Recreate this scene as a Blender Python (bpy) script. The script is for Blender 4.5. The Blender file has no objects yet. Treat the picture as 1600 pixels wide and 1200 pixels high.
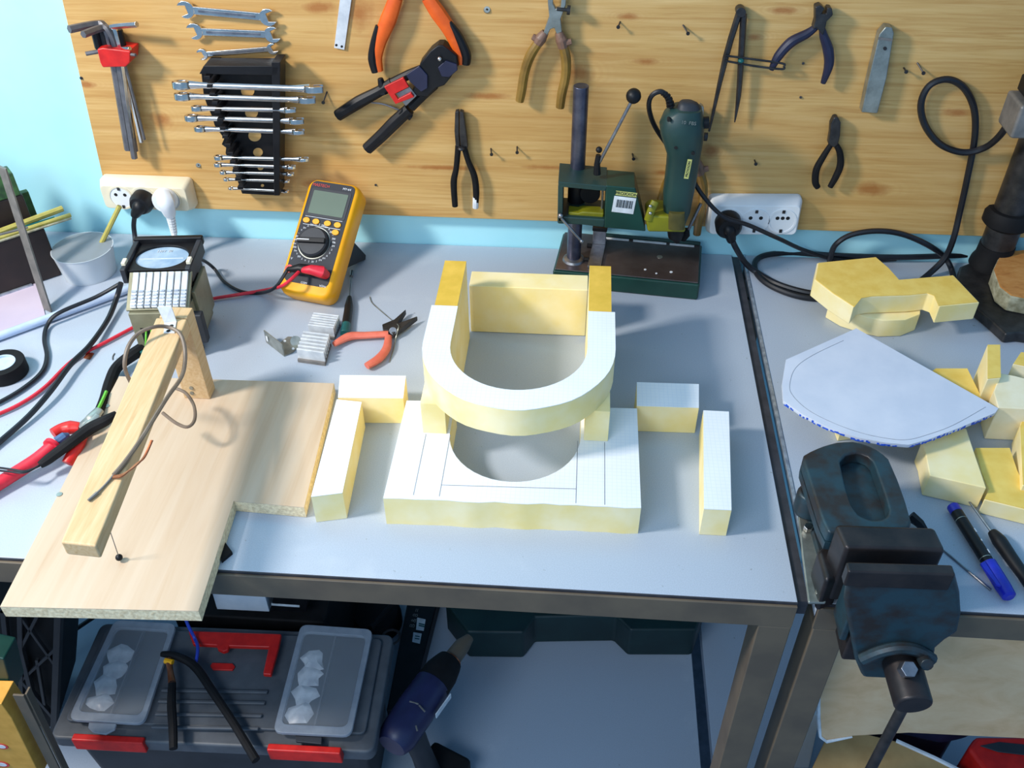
import bpy, bmesh, math, random
from mathutils import Vector, Matrix
random.seed(7)
S = bpy.context.scene
COL = S.collection
V = Vector

# ------------------------------------------------------------------ camera
F_PX, PITCH, ROLL, YAW = 1462.8, .7068, -.0081, -.0789
CAM = V((0, -1.2, .7564))
_d = V((math.sin(YAW)*math.cos(PITCH), math.cos(YAW)*math.cos(PITCH), -math.sin(PITCH)))
_r = V((math.cos(YAW), -math.sin(YAW), 0)); _u = _r.cross(_d)
_r2 = _r*math.cos(ROLL)+_u*math.sin(ROLL); _u2 = -_r*math.sin(ROLL)+_u*math.cos(ROLL)
cd = bpy.data.cameras.new('camera'); cam = bpy.data.objects.new('camera', cd); COL.objects.link(cam)
cam.matrix_world = Matrix(((_r2.x, _u2.x, -_d.x, CAM.x), (_r2.y, _u2.y, -_d.y, CAM.y), (_r2.z, _u2.z, -_d.z, CAM.z), (0, 0, 0, 1)))
cd.sensor_width = 36; cd.sensor_fit = 'HORIZONTAL'; cd.lens = F_PX/1600*36; cd.clip_start = .02
S.camera = cam

# ------------------------------------------------------------------ light
w = bpy.data.worlds.new('world'); S.world = w; w.use_nodes = True
w.node_tree.nodes['Background'].inputs[0].default_value = (0.31, 0.6, 1, 1)
w.node_tree.nodes['Background'].inputs[1].default_value = 0.86
def area(name, loc, target, size, power, col):
    l = bpy.data.lights.new(name, 'AREA'); l.shape = 'RECTANGLE'; l.size, l.size_y = size; l.energy = power; l.color = col
    o = bpy.data.objects.new(name, l); COL.objects.link(o); o.location = loc
    o.rotation_euler = (V(target)-V(loc)).to_track_quat('-Z', 'Y').to_euler(); return o
area('window_light', (-1.28, -0.85, 1.18), (-0.3, -0.5, 0), (0.22, 0.22), 41, (1, 0.95, 0.88))
area('front_fill_light', (-0.62, -1.65, 0.95), (-0.05, -0.5, 0), (0.8, 0.5), 15, (0.74, 0.87, 1))  # unseen cool fill from behind the camera, added to brighten front faces
S.view_settings.view_transform = 'Standard'; S.view_settings.look = 'None'
S.view_settings.exposure = -0.47; S.view_settings.gamma = 1; S.view_settings.use_curve_mapping = False

# ------------------------------------------------------------------ geometry helpers
def ray(px, py): return _d*F_PX+_r2*(px-800)-_u2*(py-600)
def T(px, py, z=0):
    v = ray(px, py); return CAM+v*((z-CAM.z)/v.z)
def W(px, py, y=0):
    v = ray(px, py); return CAM+v*((y-CAM.y)/v.y)
def Ts(pts, z=0): return [T(a, b, z) for a, b in pts]
def Ws(pts, y=0): return [W(a, b, y) for a, b in pts]
def spline(pts, n=6):
    pts = [V(p) for p in pts]; out = []
    for i in range(len(pts)-1):
        p0 = pts[max(i-1, 0)]; p1 = pts[i]; p2 = pts[i+1]; p3 = pts[min(i+2, len(pts)-1)]
        for k in range(n):
            t = k/n
            out.append(.5*((2*p1)+(p2-p0)*t+(2*p0-5*p1+4*p2-p3)*t*t+(3*p1-p0-3*p2+p3)*t**3))
    return out+[pts[-1]]
def frame(o, ex, ey):
    ex = V(ex).normalized(); ey = V(ey); ey = (ey-ex*ey.dot(ex)).normalized(); ez = ex.cross(ey); o = V(o)
    return Matrix(((ex.x, ey.x, ez.x, o.x), (ex.y, ey.y, ez.y, o.y), (ex.z, ey.z, ez.z, o.z), (0, 0, 0, 1)))
def yawf(o, a): return frame(o, (math.cos(a), math.sin(a), 0), (-math.sin(a), math.cos(a), 0))
def rect(w_, h_, r=0, n=5, cx=0, cy=0):
    if r <= 0: return [V((cx+x*w_/2, cy+y*h_/2, 0)) for x, y in ((-1, -1), (1, -1), (1, 1), (-1, 1))]
    out = []
    for x, y, a0 in ((1, -1, -90), (1, 1, 0), (-1, 1, 90), (-1, -1, 180)):
        for k in range(n+1):
            a = math.radians(a0+90*k/n); out.append(V((cx+x*(w_/2-r)+r*math.cos(a), cy+y*(h_/2-r)+r*math.sin(a), 0)))
    return out
def circ(r, n=24, cx=0, cy=0, ry=None): return [V((cx+r*math.cos(2*math.pi*k/n), cy+(ry or r)*math.sin(2*math.pi*k/n), 0)) for k in range(n)]

class MB:
    def __init__(s, M=None): s.bm = bmesh.new(); s.M = M or Matrix()
    def v(s, p): return s.bm.verts.new(s.M @ V(p))
    def face(s, vs):
        try: return s.bm.faces.new(vs)
        except ValueError: return None
    def box(s, a, b):
        a, b = V(a), V(b)
        return s.prism([(a.x, a.y, a.z), (b.x, a.y, a.z), (b.x, b.y, a.z), (a.x, b.y, a.z)], (0, 0, b.z-a.z))
    def prism(s, pts, ext):
        pts = [V(p) for p in pts]; ext = V(ext)
        b = [s.v(p) for p in pts]; t = [s.v(p+ext) for p in pts]; n = len(b)
        s.face(list(reversed(b))); s.face(t)
        for i in range(n): s.face([b[i], b[(i+1) % n], t[(i+1) % n], t[i]])
        return s
    def loft(s, rings, cap=True):
        R = [[s.v(p) for p in r] for r in rings]; n = len(R[0])
        for i in range(len(R)-1):
            for k in range(n): s.face([R[i][k], R[i][(k+1) % n], R[i+1][(k+1) % n], R[i+1][k]])
        if cap: s.face(list(reversed(R[0]))); s.face(R[-1])
        return s
    def ringext(s, outer, inner, ext):
        # a flat plate with a hole (outer and inner have the same number of points)
        ext = V(ext); n = len(outer)
        A = [s.v(p) for p in outer]; B = [s.v(p) for p in inner]; C_ = [s.v(V(p)+ext) for p in outer]; D = [s.v(V(p)+ext) for p in inner]
        for i in range(n):
            j = (i+1) % n
            s.face([A[j], A[i], B[i], B[j]]); s.face([C_[i], C_[j], D[j], D[i]])
            s.face([A[i], A[j], C_[j], C_[i]]); s.face([B[j], B[i], D[i], D[j]])
        return s
    def sweep(s, pts, rad, seg=8, flat=(1, 1), up=None, closed=False):
        pts = [V(p) for p in pts]; n = len(pts)
        if not hasattr(rad, '__len__'): rad = [rad]*n
        elif len(rad) != n:
            m = len(rad); rr = []
            for i in range(n):
                x = i/(n-1)*(m-1); k = min(int(x), m-2); rr.append(rad[k]+(rad[k+1]-rad[k])*(x-k))
            rad = rr
        rings = []; nrm = None
        for i in range(n):
            t = (pts[min(i+1, n-1)]-pts[max(i-1, 0)])
            if closed: t = pts[(i+1) % n]-pts[(i-1) % n]
            t = t.normalized() if t.length > 1e-9 else V((0, 0, 1))
            if up is not None: nrm = V(up)-t*V(up).dot(t)
            elif nrm is None:
                a = V((0, 0, 1)) if abs(t.z) < .9 else V((0, 1, 0)); nrm = a-t*a.dot(t)
            else: nrm = nrm-t*nrm.dot(t)
            nrm = nrm.normalized(); bi = t.cross(nrm)
            rings.append([pts[i]+(nrm*math.cos(2*math.pi*(k+.5)/seg)*flat[0]+bi*math.sin(2*math.pi*(k+.5)/seg)*flat[1])*max(rad[i], 1e-5) for k in range(seg)])
        if closed: rings.append(rings[0]); return s.loft(rings, False)
        return s.loft(rings)
    def cyl(s, a, b, r, r2=None, seg=20): return s.sweep([a, b], [r, r if r2 is None else r2], seg)
    def lathe(s, prof, o=(0, 0, 0), ax=(0, 0, 1), seg=28):
        ax = V(ax).normalized(); return s.sweep([V(o)+ax*z for r, z in prof], [r for r, z in prof], seg, up=V((1, 0, 0)) if abs(ax.x) < .9 else V((0, 0, 1)))
    def ball(s, c, r, n=8, seg=14, sq=1):
        return s.sweep([V(c)+V((0, 0, 1))*(-r*sq*math.cos(math.pi*k/n)) for k in range(n+1)], [max(r*math.sin(math.pi*k/n), 1e-4) for k in range(n+1)], seg, up=(1, 0, 0))
    def text(s, body, size, M, ext=.0002, align='CENTER'):
        c = bpy.data.curves.new('t', 'FONT'); c.body = body; c.size = size; c.align_x = align; c.align_y = 'CENTER'; c.extrude = ext
        o = bpy.data.objects.new('t', c); me = o.to_mesh(); vs = [s.v(M @ p.co) for p in me.vertices]
        for f in me.polygons: s.face([vs[i] for i in f.vertices])
        o.to_mesh_clear(); bpy.data.objects.remove(o); bpy.data.curves.remove(c); return s
    def build(s, name, mat, parent=None, bevel=0, ang=35, seg=2, sub=0):
        bm = s.bm; bmesh.ops.recalc_face_normals(bm, faces=bm.faces)
        if parent is not None:
            off = V((0, 0, 0)); p = parent
            while p: off += p.location; p = p.parent
        else:
            c = [v.co for v in bm.verts]
            off = V(((min(v.x for v in c)+max(v.x for v in c))/2, (min(v.y for v in c)+max(v.y for v in c))/2, min(v.z for v in c)))
        for v in bm.verts: v.co -= off
        me = bpy.data.meshes.new(name); bm.to_mesh(me); bm.free(); me.materials.append(mat)
        for p in me.polygons: p.use_smooth = True
        if not sub: me.set_sharp_from_angle(angle=math.radians(ang))
        o = bpy.data.objects.new(name, me); COL.objects.link(o)
        if parent is not None: o.parent = parent
        else: o.location = off
        if bevel:
            b = o.modifiers.new('bevel', 'BEVEL'); b.width = bevel; b.segments = seg; b.limit_method = 'ANGLE'; b.angle_limit = math.radians(40); b.harden_normals = True
        if sub:
            b = o.modifiers.new('sub', 'SUBSURF'); b.levels = b.render_levels = sub
        return o

def tag(o, label, cat, group=None, kind=None):
    o['label'] = label; o['category'] = cat
    if group: o['group'] = group
    if kind: o['kind'] = kind
    return o
def thing(name, label, cat, loc, group=None):
    o = bpy.data.objects.new(name, None); COL.objects.link(o); o.location = V(loc); o.empty_display_size = .02
    return tag(o, label, cat, group)
def struct(o, label, cat): o['kind'] = 'structure'; o['label'] = label; o['category'] = cat; return o
def lab(o, l): o['label'] = l; return o

# ------------------------------------------------------------------ materials
def lin(c):
    f = lambda x: x/12.92 if x <= .04045 else ((x+.055)/1.055)**2.4
    return (f(c[0]/255), f(c[1]/255), f(c[2]/255), 1)
class NT:
    def __init__(s, name):
        s.m = bpy.data.materials.new(name); s.m.use_nodes = True; s.t = s.m.node_tree; s.b = s.t.nodes['Principled BSDF']
        s.tc = s.t.nodes.new('ShaderNodeTexCoord')
    def n(s, kind, **kw):
        o = s.t.nodes.new('ShaderNode'+kind)
        for k, v in kw.items():
            if k in o.inputs: o.inputs[k].default_value = v
            else: setattr(o, k, v)
        return o
    def link(s, a, b): s.t.links.new(a, b)
    def mapping(s, scale=(1, 1, 1), rot=(0, 0, 0), loc=(0, 0, 0)):
        m = s.n('Mapping'); m.inputs['Scale'].default_value = scale; m.inputs['Rotation'].default_value = rot; m.inputs['Location'].default_value = loc
        s.link(s.tc.outputs['Object'], m.inputs['Vector']); return m.outputs[0]
    def noise(s, vec, scale, detail=4, rough=.55, dist=0):
        o = s.n('TexNoise'); o.inputs['Scale'].default_value = scale; o.inputs['Detail'].default_value = detail; o.inputs['Roughness'].default_value = rough; o.inputs['Distortion'].default_value = dist
        s.link(vec, o.inputs['Vector']); return o.outputs['Fac']
    def ramp(s, fac, stops):
        o = s.n('ValToRGB'); e = o.color_ramp.elements
        while len(e) < len(stops): e.new(.5)
        for i, (p, c) in enumerate(stops): e[i].position = p; e[i].color = c if len(c) == 4 else lin(c)
        s.link(fac, o.inputs[0]); return o.outputs[0]
    def mix(s, fac, a, b, bt='MIX'):
        o = s.n('Mix', data_type='RGBA', blend_type=bt)
        for i, x in ((0, fac), (6, a), (7, b)):
            if isinstance(x, (int, float, tuple)): o.inputs[i].default_value = x
            else: s.link(x, o.inputs[i])
        return o.outputs[2]
    def math(s, op, a, b=0.):
        o = s.n('Math', operation=op)
        for i, x in enumerate((a, b)):
            if isinstance(x, (int, float)): o.inputs[i].default_value = x
            else: s.link(x, o.inputs[i])
        return o.outputs[0]
    def bump(s, h, strength=.3, dist=.001):
        o = s.n('Bump'); o.inputs['Strength'].default_value = strength; o.inputs['Distance'].default_value = dist
        s.link(h, o.inputs['Height']); s.link(o.outputs[0], s.b.inputs['Normal'])
    def col(s, c): s.link(c, s.b.inputs['Base Color'])
    def done(s, rough=.5, metal=0, **kw):
        s.b.inputs['Roughness'].default_value = rough; s.b.inputs['Metallic'].default_value = metal
        for k, v in kw.items(): s.b.inputs[k].default_value = v
        return s.m
def pm(name, c, rough=.5, metal=0, c2=None, scale=60, bump=0, detail=5, lo=.35, hi=.65, **kw):
    t = NT(name)
    if c2 is None: c2 = tuple(int(x*.86) for x in c)
    f = t.noise(t.mapping(), scale, detail)
    t.col(t.ramp(f, [(lo, c), (hi, c2)]))
    if bump: t.bump(f, bump)
    return t.done(rough, metal, **kw)
def wood(name, light, mid, dark, grain=(1.5, 40, 40), strip=None, knots=0, rough=.55, axis=2, sc=6, stripc=.25):
    t = NT(name); vec = t.mapping(grain)
    f = t.noise(vec, sc, 8, .6, .6)
    c = t.ramp(f, [(.28, light), (.55, mid), (.8, dark)])
    if strip:
        sp = t.n('SeparateXYZ'); t.link(t.tc.outputs['Object'], sp.inputs[0])
        k = t.math('FLOOR', t.math('DIVIDE', sp.outputs[axis], strip)); wn = t.n('TexWhiteNoise', noise_dimensions='1D'); t.link(k, wn.inputs['W'])
        c = t.mix(t.math('MULTIPLY', wn.outputs['Value'], stripc), c, lin(dark), 'MIX')
    f2 = t.noise(t.mapping(tuple(g*.25 for g in grain)), sc, 3, .5, 1.5)
    c = t.mix(t.math('MULTIPLY', f2, .35), c, lin(mid), 'MULTIPLY')
    if knots:
        vo = t.n('TexVoronoi'); vo.inputs['Scale'].default_value = knots; vo.inputs['Randomness'].default_value = 1
        t.link(t.mapping((.55, 1, 1.15), loc=(.3, 0, .17)), vo.inputs['Vector'])
        kf = t.ramp(vo.outputs['Distance'], [(.0, (1, 1, 1, 1)), (.13, (.55, .55, .55, 1)), (.3, (0, 0, 0, 1))])
        c = t.mix(t.math('MULTIPLY', kf, t.noise(t.mapping((1, 1, 2.2)), 42, 4)), c, lin((150, 88, 30)))
    t.col(c); t.bump(f, .12); return t.done(rough)

M = {}
M['wall'] = pm('painted_wall', (186, 240, 250), .6, c2=(172, 235, 248), scale=5)
t = NT('pine_board'); vec = t.mapping((1.3, 30, 34)); f = t.noise(vec, 5, 8, .62, .8)
c = t.ramp(f, [(.25, (224, 186, 124)), (.5, (210, 168, 102)), (.78, (184, 132, 68))])
f2 = t.noise(t.mapping((.5, 9, 11)), 2.2, 3, .5, .6); c = t.mix(t.ramp(f2, [(.4, (0, 0, 0, 1)), (.75, (.75, .75, .75, 1))]), c, lin((186, 136, 70)))
pine_t, pine_c, pine_f = t, c, f
def pine_knots(org):
    t = pine_t; sp = t.n('SeparateXYZ'); t.link(t.tc.outputs['Object'], sp.inputs[0])
    nz_ = t.noise(t.mapping((1, 1, 1)), 38, 5, .65); wob = t.math('MULTIPLY', t.math('SUBTRACT', nz_, .5), 1.5); acc = None; swirl = None
    for px, py, rx, rz in PINE_KNOTS:
        k = W(px, py, BY)-org
        dx = t.math('DIVIDE', t.math('SUBTRACT', sp.outputs[0], k.x), rx*K); dz = t.math('DIVIDE', t.math('SUBTRACT', sp.outputs[2], k.z), rz*K)
        d = t.math('SQRT', t.math('ADD', t.math('MULTIPLY', dx, dx), t.math('MULTIPLY', dz, dz)))
        v = t.math('MAXIMUM', t.math('SUBTRACT', 1., t.math('ADD', d, wob)), 0.); acc = v if acc is None else t.math('MAXIMUM', acc, v)
        v2 = t.math('MAXIMUM', t.math('SUBTRACT', 1., t.math('MULTIPLY', d, .38)), 0.); swirl = v2 if swirl is None else t.math('MAXIMUM', swirl, v2)
    rings = t.math('MULTIPLY', t.math('ADD', t.math('SINE', t.math('ADD', t.math('MULTIPLY', swirl, 40.), t.math('MULTIPLY', nz_, 9.))), 1.), t.math('MULTIPLY', swirl, .22))
    c = t.mix(rings, pine_c, lin((196, 146, 84))); c = t.mix(t.math('MINIMUM', t.math('MULTIPLY', acc, .95), .72), c, lin((158, 88, 28)))
    t.col(c); t.bump(pine_f, .1)
K = .00093
PINE_KNOTS = [(250, 186, 18, 15), (490, 286, 26, 10), (905, 115, 26, 17), (1362, 296, 36, 13), (560, 22, 24, 26), (1178, 58, 16, 6), (1110, 235, 15, 14), (135, 132, 18, 6), (1222, 16, 24, 6), (1500, 176, 28, 7), (430, 238, 14, 8), (1010, 96, 20, 6), (760, 150, 40, 6), (980, 26, 16, 6), (500, 12, 30, 8), (690, 262, 60, 5), (1045, 270, 40, 5), (860, 262, 50, 5)]
t.col(c); M['pine'] = t.done(.5)
M['laminate'] = None
t = NT('grey_laminate'); f = t.noise(t.mapping(), 900, 2, .5); f2 = t.noise(t.mapping((1, 1, 1)), 5, 6, .6, .5)
c = t.ramp(f, [(.35, (168, 177, 190)), (.65, (179, 188, 201))])
sm = t.ramp(f2, [(.58, (0, 0, 0, 1)), (.74, (.45, .45, .45, 1))]); c = t.mix(sm, c, lin((206, 212, 218)))
sp = t.ramp(t.noise(t.mapping(loc=(3, 1, 0)), 130, 2, .4), [(.76, (0, 0, 0, 1)), (.8, (.5, .5, .5, 1))]); c = t.mix(sp, c, lin((120, 120, 118)))
t.col(c); M['laminate'] = t.done(.38)
M['edge'] = pm('dark_edge_band', (60, 60, 66), .5, c2=(44, 44, 50))
M['steel_grey'] = pm('grey_painted_steel', (106, 93, 76), .5, c2=(92, 81, 68), scale=20)
M['whitemetal'] = pm('worn_bright_edge', (190, 200, 210), .35, .6, c2=(140, 150, 165), scale=120)
M['foam'] = pm('yellow_foam', (255, 238, 190), .9, c2=(250, 226, 152), scale=22, bump=.25)
M['foamskin'] = pm('yellow_foam_skin', (236, 192, 78), .85, c2=(220, 178, 62), scale=45, bump=.3)
M['foampale'] = pm('pale_foam', (252, 238, 204), .9, c2=(244, 226, 180), scale=30, bump=.2)
def grid(name, c, step, lw, lc, amt):
    t = NT(name); sp = t.n('SeparateXYZ'); t.link(t.tc.outputs['Object'], sp.inputs[0]); g = None
    for ax in (0, 1):
        q = t.math('FRACT', t.math('DIVIDE', sp.outputs[ax], step)); l = t.math('LESS_THAN', q, lw); g = l if g is None else t.math('MAXIMUM', g, l)
    n = t.noise(t.mapping(), 18, 3)
    base = t.ramp(n, [(.35, c), (.65, tuple(x-6 for x in c))])
    t.col(t.mix(t.math('MULTIPLY', g, amt), base, lin(lc))); t.bump(n, .15); return t.done(.75)
M['gridpaper'] = grid('squared_paper', (240, 242, 245), .005, .12, (150, 180, 215), .13)
M['paper'] = pm('white_paper', (216, 219, 230), .75, c2=(206, 211, 224), scale=24, bump=.35)
M['pencil'] = pm('pencil_line', (150, 155, 165), .8)
M['foamtop'] = pm('offcut_skin', (250, 214, 112), .85, c2=(240, 198, 90), scale=45, bump=.3)
M['black'] = pm('black_plastic', (24, 24, 27), .45, c2=(16, 16, 19), **{'Specular IOR Level': .3})
M['blackmatt'] = pm('black_matt', (22, 21, 23), .7, c2=(15, 15, 17), **{'Specular IOR Level': .25})
M['olive'] = pm('dark_olive', (92, 84, 36), .5, c2=(76, 70, 30))
M['bluesteel'] = pm('dark_blue_steel', (104, 106, 122), .35, .8, c2=(78, 80, 98), scale=60)
M['cable'] = pm('black_cable', (24, 26, 34), .45, c2=(18, 19, 25))
M['charcoal'] = pm('charcoal_plastic', (88, 92, 98), .5, c2=(74, 78, 84), scale=30)
M['charcoal2'] = pm('dark_charcoal', (44, 47, 54), .55, c2=(35, 38, 44), scale=30)
M['red'] = pm('red_plastic', (214, 34, 26), .4, c2=(190, 24, 20))
M['redcable'] = pm('red_cable', (222, 40, 62), .45, c2=(200, 28, 48))
M['chrome'] = pm('chrome_steel', (232, 224, 214), .2, 1, c2=(206, 198, 190), scale=40)
M['steel'] = pm('satin_steel', (160, 160, 164), .35, .9, c2=(128, 128, 134), scale=70)
M['darksteel'] = pm('dark_steel', (72, 70, 70), .42, .6, c2=(50, 49, 50), scale=60)
M['zinc'] = pm('zinc_plate', (176, 178, 170), .38, .75, c2=(140, 142, 134), scale=50)
M['alu'] = pm('aluminium', (226, 229, 232), .3, .15, c2=(196, 201, 207), scale=60)
M['key'] = pm('grey_hex_steel', (120, 119, 122), .45, .5, c2=(96, 95, 98), scale=50)
M['sock'] = pm('cream_plastic', (236, 228, 204), .45, c2=(226, 214, 184), scale=14)
M['sockw'] = pm('white_plastic', (238, 240, 240), .4, c2=(226, 229, 232), scale=14)
M['hole'] = pm('dark_hole', (22, 20, 20), .8)
M['orange'] = pm('orange_grip', (232, 98, 20), .5, c2=(214, 82, 12))
M['navy'] = pm('navy_plastic', (36, 38, 66), .45, c2=(26, 28, 52), scale=30)
M['tan'] = pm('tan_translucent_grip', (150, 116, 50), .3, c2=(118, 88, 34), scale=30)
M['pinktan'] = pm('brown_pink_grip', (134, 102, 84), .45, c2=(116, 84, 66))
M['green'] = pm('dark_green_paint', (22, 66, 56), .4, c2=(16, 54, 46), scale=20)
M['green2'] = pm('grey_green_plastic', (36, 66, 62), .45, c2=(28, 54, 52), scale=20)
M['lime'] = pm('olive_yellow_paint', (136, 134, 22), .45, c2=(112, 110, 18), scale=30)
M['platesteel'] = pm('brown_steel_plate', (122, 112, 112), .32, .75, c2=(98, 86, 84), scale=18)
M['label'] = pm('white_label', (236, 240, 244), .6)
M['labely'] = pm('pale_yellow_label', (206, 206, 120), .6)
M['ink'] = pm('dark_print', (34, 38, 44), .7)
M['white'] = pm('white_print', (232, 234, 238), .6)
M['myellow'] = pm('orange_yellow_rubber', (250, 178, 10), .42, c2=(240, 162, 4), scale=20)
M['mface'] = pm('dark_grey_face', (46, 48, 55), .7, c2=(40, 42, 49), scale=20)
M['lcd'] = pm('grey_green_lcd', (98, 114, 98), .6, c2=(92, 108, 94), scale=10)
M['redprint'] = pm('red_print', (226, 70, 66), .6)
M['salmon'] = pm('salmon_grip', (226, 120, 96), .4, c2=(210, 100, 78))
M['teal'] = pm('teal_plastic', (14, 96, 96), .35)
M['beam'] = wood('pine_batten', (222, 196, 156), (212, 180, 134), (190, 154, 106), (40, 2.5, 40), sc=6, rough=.6)
M['veneer'] = wood('pale_veneer', (212, 194, 172), (206, 184, 158), (194, 166, 136), (18, .9, 18), strip=.06, axis=0, sc=4, rough=.5)
M['chip'] = pm('chipboard_edge', (250, 230, 190), .85, c2=(214, 190, 150), scale=260, bump=.4)
M['ply'] = wood('plywood', (238, 206, 166), (228, 190, 146), (208, 168, 122), (2, 14, 3), sc=10, rough=.7)
M['card'] = pm('cardboard', (196, 160, 106), .8, c2=(180, 144, 92), scale=30)
M['tub'] = pm('milky_plastic', (226, 232, 236), .35, c2=(220, 226, 232), scale=8)
M['tub'].node_tree.nodes['Principled BSDF'].inputs['Alpha'].default_value = .72
M['bamboo'] = pm('bamboo_stick', (190, 180, 96), .6, c2=(170, 156, 74), scale=60)
M['boxdark'] = pm('stained_dark_wood', (50, 36, 32), .6, c2=(36, 26, 24), scale=25, bump=.2)
M['boxgreen'] = pm('green_smeared_paint', (84, 134, 70), .6, c2=(44, 70, 44), scale=40, bump=.2)
M['rod'] = pm('grey_flat_bar', (140, 134, 128), .5, .4, c2=(116, 112, 108), scale=60)
M['tube'] = pm('pale_blue_tube', (196, 212, 236), .35, c2=(180, 198, 228))
M['khaki'] = pm('khaki_metal', (150, 146, 120), .45, .3, c2=(128, 124, 100), scale=30)
M['glass'] = pm('blue_grey_window', (130, 160, 190), .15, c2=(176, 198, 214), scale=30)
M['copper'] = pm('copper_strand', (196, 120, 84), .3, .8, c2=(170, 96, 60))
M['brownwire'] = pm('grey_brown_wire', (128, 112, 96), .5, c2=(112, 96, 82))
M['heatgrey'] = pm('grey_blue_tip', (72, 100, 142), .5)
M['pgreen'] = pm('green_wire', (110, 200, 60), .45)
M['pblue'] = pm('blue_plastic', (40, 70, 190), .4)
M['viseblue'] = pm('worn_blue_green_iron', (42, 68, 78), .42, .25, c2=(48, 42, 40), scale=34, bump=.35, lo=.4, hi=.62)
M['viseiron'] = pm('brown_jaw_iron', (58, 51, 50), .4, .5, c2=(40, 38, 40), scale=40, bump=.25)
M['marker'] = pm('blue_cap', (30, 40, 190), .35, c2=(22, 30, 160))
M['bark'] = pm('pale_bark', (180, 176, 150), .8, c2=(130, 124, 96), scale=90, bump=.6)
M['chunk'] = wood('orange_sawn_wood', (214, 156, 88), (200, 136, 66), (170, 102, 40), (6, 12, 6), sc=9, rough=.7)
M['clear'] = pm('clear_lid', (215, 222, 230), .25, c2=(205, 212, 222), scale=20)
M['clear'].node_tree.nodes['Principled BSDF'].inputs['Alpha'].default_value = .14
M['lidrim'] = pm('frosted_rim', (176, 184, 194), .4, c2=(160, 168, 180)); M['lidrim'].node_tree.nodes['Principled BSDF'].inputs['Alpha'].default_value = .55
M['bag'] = pm('crumpled_clear_bag', (240, 240, 240), .3, c2=(170, 172, 178), scale=40, bump=.5)
M['wbox'] = pm('white_box', (226, 232, 240), .45, c2=(216, 224, 234))
M['orangepanel'] = pm('orange_panel', (222, 164, 70), .5, c2=(206, 150, 56))
M['crate'] = pm('black_crate', (44, 42, 44), .6, c2=(34, 33, 36), scale=30)
M['pinkcard'] = pm('pinkish_card', (206, 190, 204), .5, c2=(194, 180, 198), scale=10)
M['bluemark'] = pm('blue_marker', (30, 90, 220), .7)
M['casegreen'] = pm('dark_case_green', (22, 50, 50), .5, c2=(16, 40, 42), scale=20)
M['drillblue'] = pm('dark_blue_drill', (40, 44, 84), .4, c2=(32, 34, 66), scale=20)

# ================================================================== setting
SH = -.65          # level of the lower shelf
struct(MB().box((-1.9, 0, -.95), (1.9, .1, 1.6)).build('wall_back', M['wall']), 'pale cyan painted wall behind the workbenches', 'wall')
struct(MB().box((-1.9, -1.9, -.97), (1.9, 0, -.95)).build('floor', pm('floor_grey', (120, 126, 140), .6)), 'grey floor under the workbenches', 'floor')

# wooden tool board
pb = MB(); BY = -.02
c = Ws([(28, -300), (170.5, 321.5), (1680, 374.5), (1680, -300)], BY); pb.prism(c, (0, -BY-.0005, 0))
tb_ = pb.build('tool_board', M['pine'], bevel=.001); pine_knots(tb_.location)
tag(tb_, 'big knotty pine board on the wall that the hand tools hang on', 'board')

# workbenches
D = -.625
def bench(name, x0, x1, label, legs):
    t = thing(name, label, 'workbench', ((x0+x1)/2, D/2, -.95))
    MB().box((x0, D, -.022), (x1, -.0015, 0)).build('tabletop', M['laminate'], t, .0008)
    MB().box((x0, D-.0012, -.022), (x1, D, -.0004)).build('edge_band', M['edge'], t)
    MB().box((x0, D-.0045, -.036), (x1, D-.0013, -.0032)).build('frame_rail', M['steel_grey'], t, .0006)
    MB().box((x0, -.03, -.056), (x1, -.005, -.0222)).build('frame_rail', M['steel_grey'], t, .001)
    for lx in legs:
        MB().box((lx, D-.0045, -.9495), (lx+.033, D+.028, -.0362)).build('leg', M['steel_grey'], t, .0015)
        MB().box((lx, -.035, -.9495), (lx+.033, -.004, -.0562)).build('leg', M['steel_grey'], t, .0015)
    MB().box((x0, D+.035, SH-.022), (x1, -.04, SH)).build('lower_shelf', M['laminate'], t, .001)
    return t
b1 = bench('workbench', -1.15, .2325, 'left workbench with grey laminate top carrying the foam model', (-1.1, .1995))
b2 = bench('workbench', .2525, 1.1, 'right workbench with grey laminate top carrying the bench vise', (.2535, 1.0))
MB().box((.2482, D-.001, -.004), (.2522, -.0015, .0012)).build('side_edge_strip', M['whitemetal'], b2, .0005)
MB().box((.2335, D+.004, -.024), (.2443, -.0015, -.004)).build('side_edge_band', M['edge'], b1)

# ================================================================== tools on the board
def w(px, py, d=.028): return W(px, py, -d)
def wp(pts, d=.028): return [w(a, b, d) for a, b in pts]
K = .00093
def wsweep(mb, pts, rad, d=.03, n=6, seg=10, flat=(1, 1)):
    r = rad if not hasattr(rad, '__len__') else rad
    rr = [x*K for x in r] if hasattr(r, '__len__') else r*K
    return mb.sweep(spline(wp(pts, d), n), rr, seg, flat, up=(0, -1, 0))
def wplate(mb, pts, d=.028, th=.006): return mb.prism(wp(pts, d), (0, th, 0))

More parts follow.
